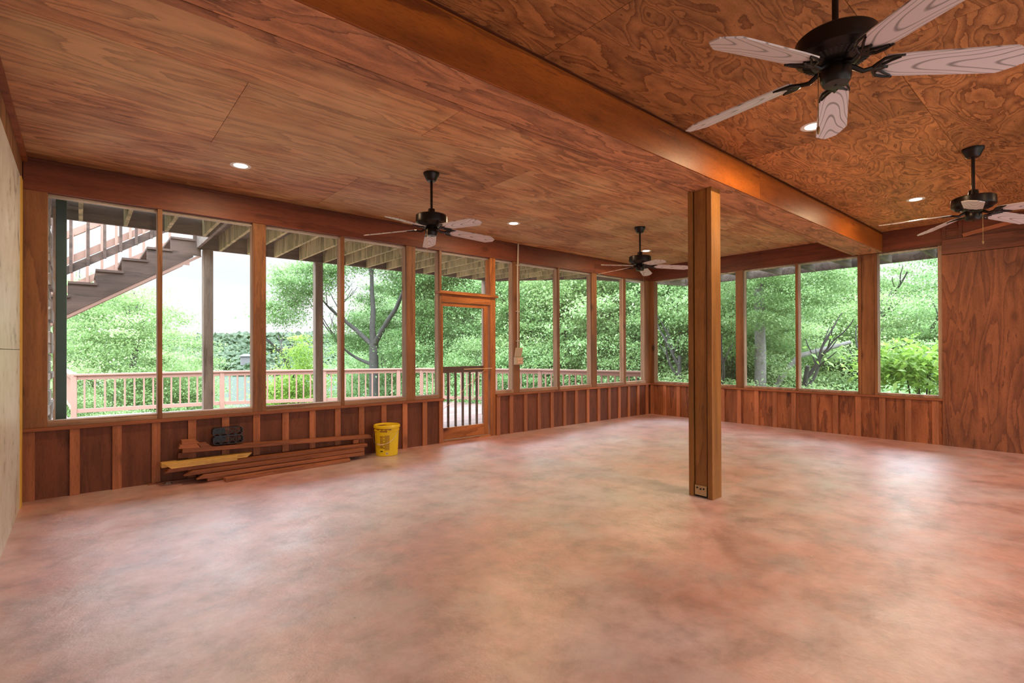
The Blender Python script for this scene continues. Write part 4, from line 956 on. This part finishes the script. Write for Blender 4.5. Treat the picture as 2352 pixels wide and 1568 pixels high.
# leaning bare trunk
a0 = at_fw(1775, 13.5); a1 = at_fw(1835, 13.2)
t = MB(); t.tube([(a0[0], a0[1], -1.5), (a0[0], a0[1], .25), ((a0[0]+a1[0])/2, (a0[1]+a1[1])/2, .75), (a1[0], a1[1], 1.15), (a1[0]+.9, a1[1]-.9, 1.5)], .10, 10, .05)
tag(t.build('leaning_trunk', M['bark_pale'], org=(a0[0], a0[1], -1.4)), 'leaning bare grey trunk right of the upright trunk', 'tree trunk')

# far shore woods: uncountable canopy
def woods(name, n, region, mat, seed, rad=(4, 8)):
    r = np.random.default_rng(seed)
    bm = bmesh.new(); bmesh.ops.create_icosphere(bm, subdivisions=3, radius=1); base = np.array([v.co[:] for v in bm.verts]); fcs = [[v.index for v in f.verts] for f in bm.faces]; bm.free()
    V = []; Fc = []; tn = []; o = 0
    for i in range(n):
        x, y, z = region(r); s = r.uniform(*rad); p = base*(1+r.normal(0, .16, (len(base), 1)))*[s, s, s*.8]+[x, y, z]
        V.append(p); Fc += [[a+o for a in f] for f in fcs]; tn += list(np.clip(r.random()*.6+r.random(len(fcs))*.4, 0, 1)); o += len(base)
    me = bpy.data.meshes.new(name); me.from_pydata(np.concatenate(V).tolist(), [], Fc); me.update()
    at = me.attributes.new('tone', 'FLOAT', 'FACE'); at.data.foreach_set('value', tn); me.materials.append(mat)
    ob = bpy.data.objects.new(name, me); COL.objects.link(ob); return ob
def hill(dist0, dist1, zfun, u0, u1):
    def f(r):
        d = r.uniform(dist0, dist1); u = r.uniform(u0, u1); x, y = at_fw(u, d); return x, y, zfun(d, u)+r.uniform(-1.5, 1.5)
    return f
w1 = woods('far_woods', 1500, hill(400, 640, lambda d, u: -16+(d-400)*.125, -300, 1300), M['leaf_far'], 5, (4, 8))
tag(w1, 'green wooded hillside across the lake', 'woods', kind='stuff')
w2 = woods('distant_ridge', 900, hill(900, 1200, lambda d, u: 20+(d-900)*.035+3*math.sin(u*.013), -400, 1500), M['leaf_far'], 6, (9, 16))
tag(w2, 'distant wooded ridge line at the horizon', 'woods', kind='stuff')
hx, hy = at_fw(566, 425)
hb = empty('lake_house', (hx, hy, -6), 'small pale house with grey roof among the woods across the lake', 'house')
t = MB(); t.box(hx-4, hx+4, hy-3, hy+3, -10, -2.6); t.build('wall', M['housewall'], hb)
t = MB(); t.add([(hx-5,hy-4,-2.6),(hx+5,hy-4,-2.6),(hx+5,hy+4,-2.6),(hx-5,hy+4,-2.6),(hx-2,hy,-.4),(hx+2,hy,-.4)], [(0,1,5,4),(1,2,5),(2,3,4,5),(3,0,4),(3,2,1,0)]); t.build('roof', M['roof'], hb)
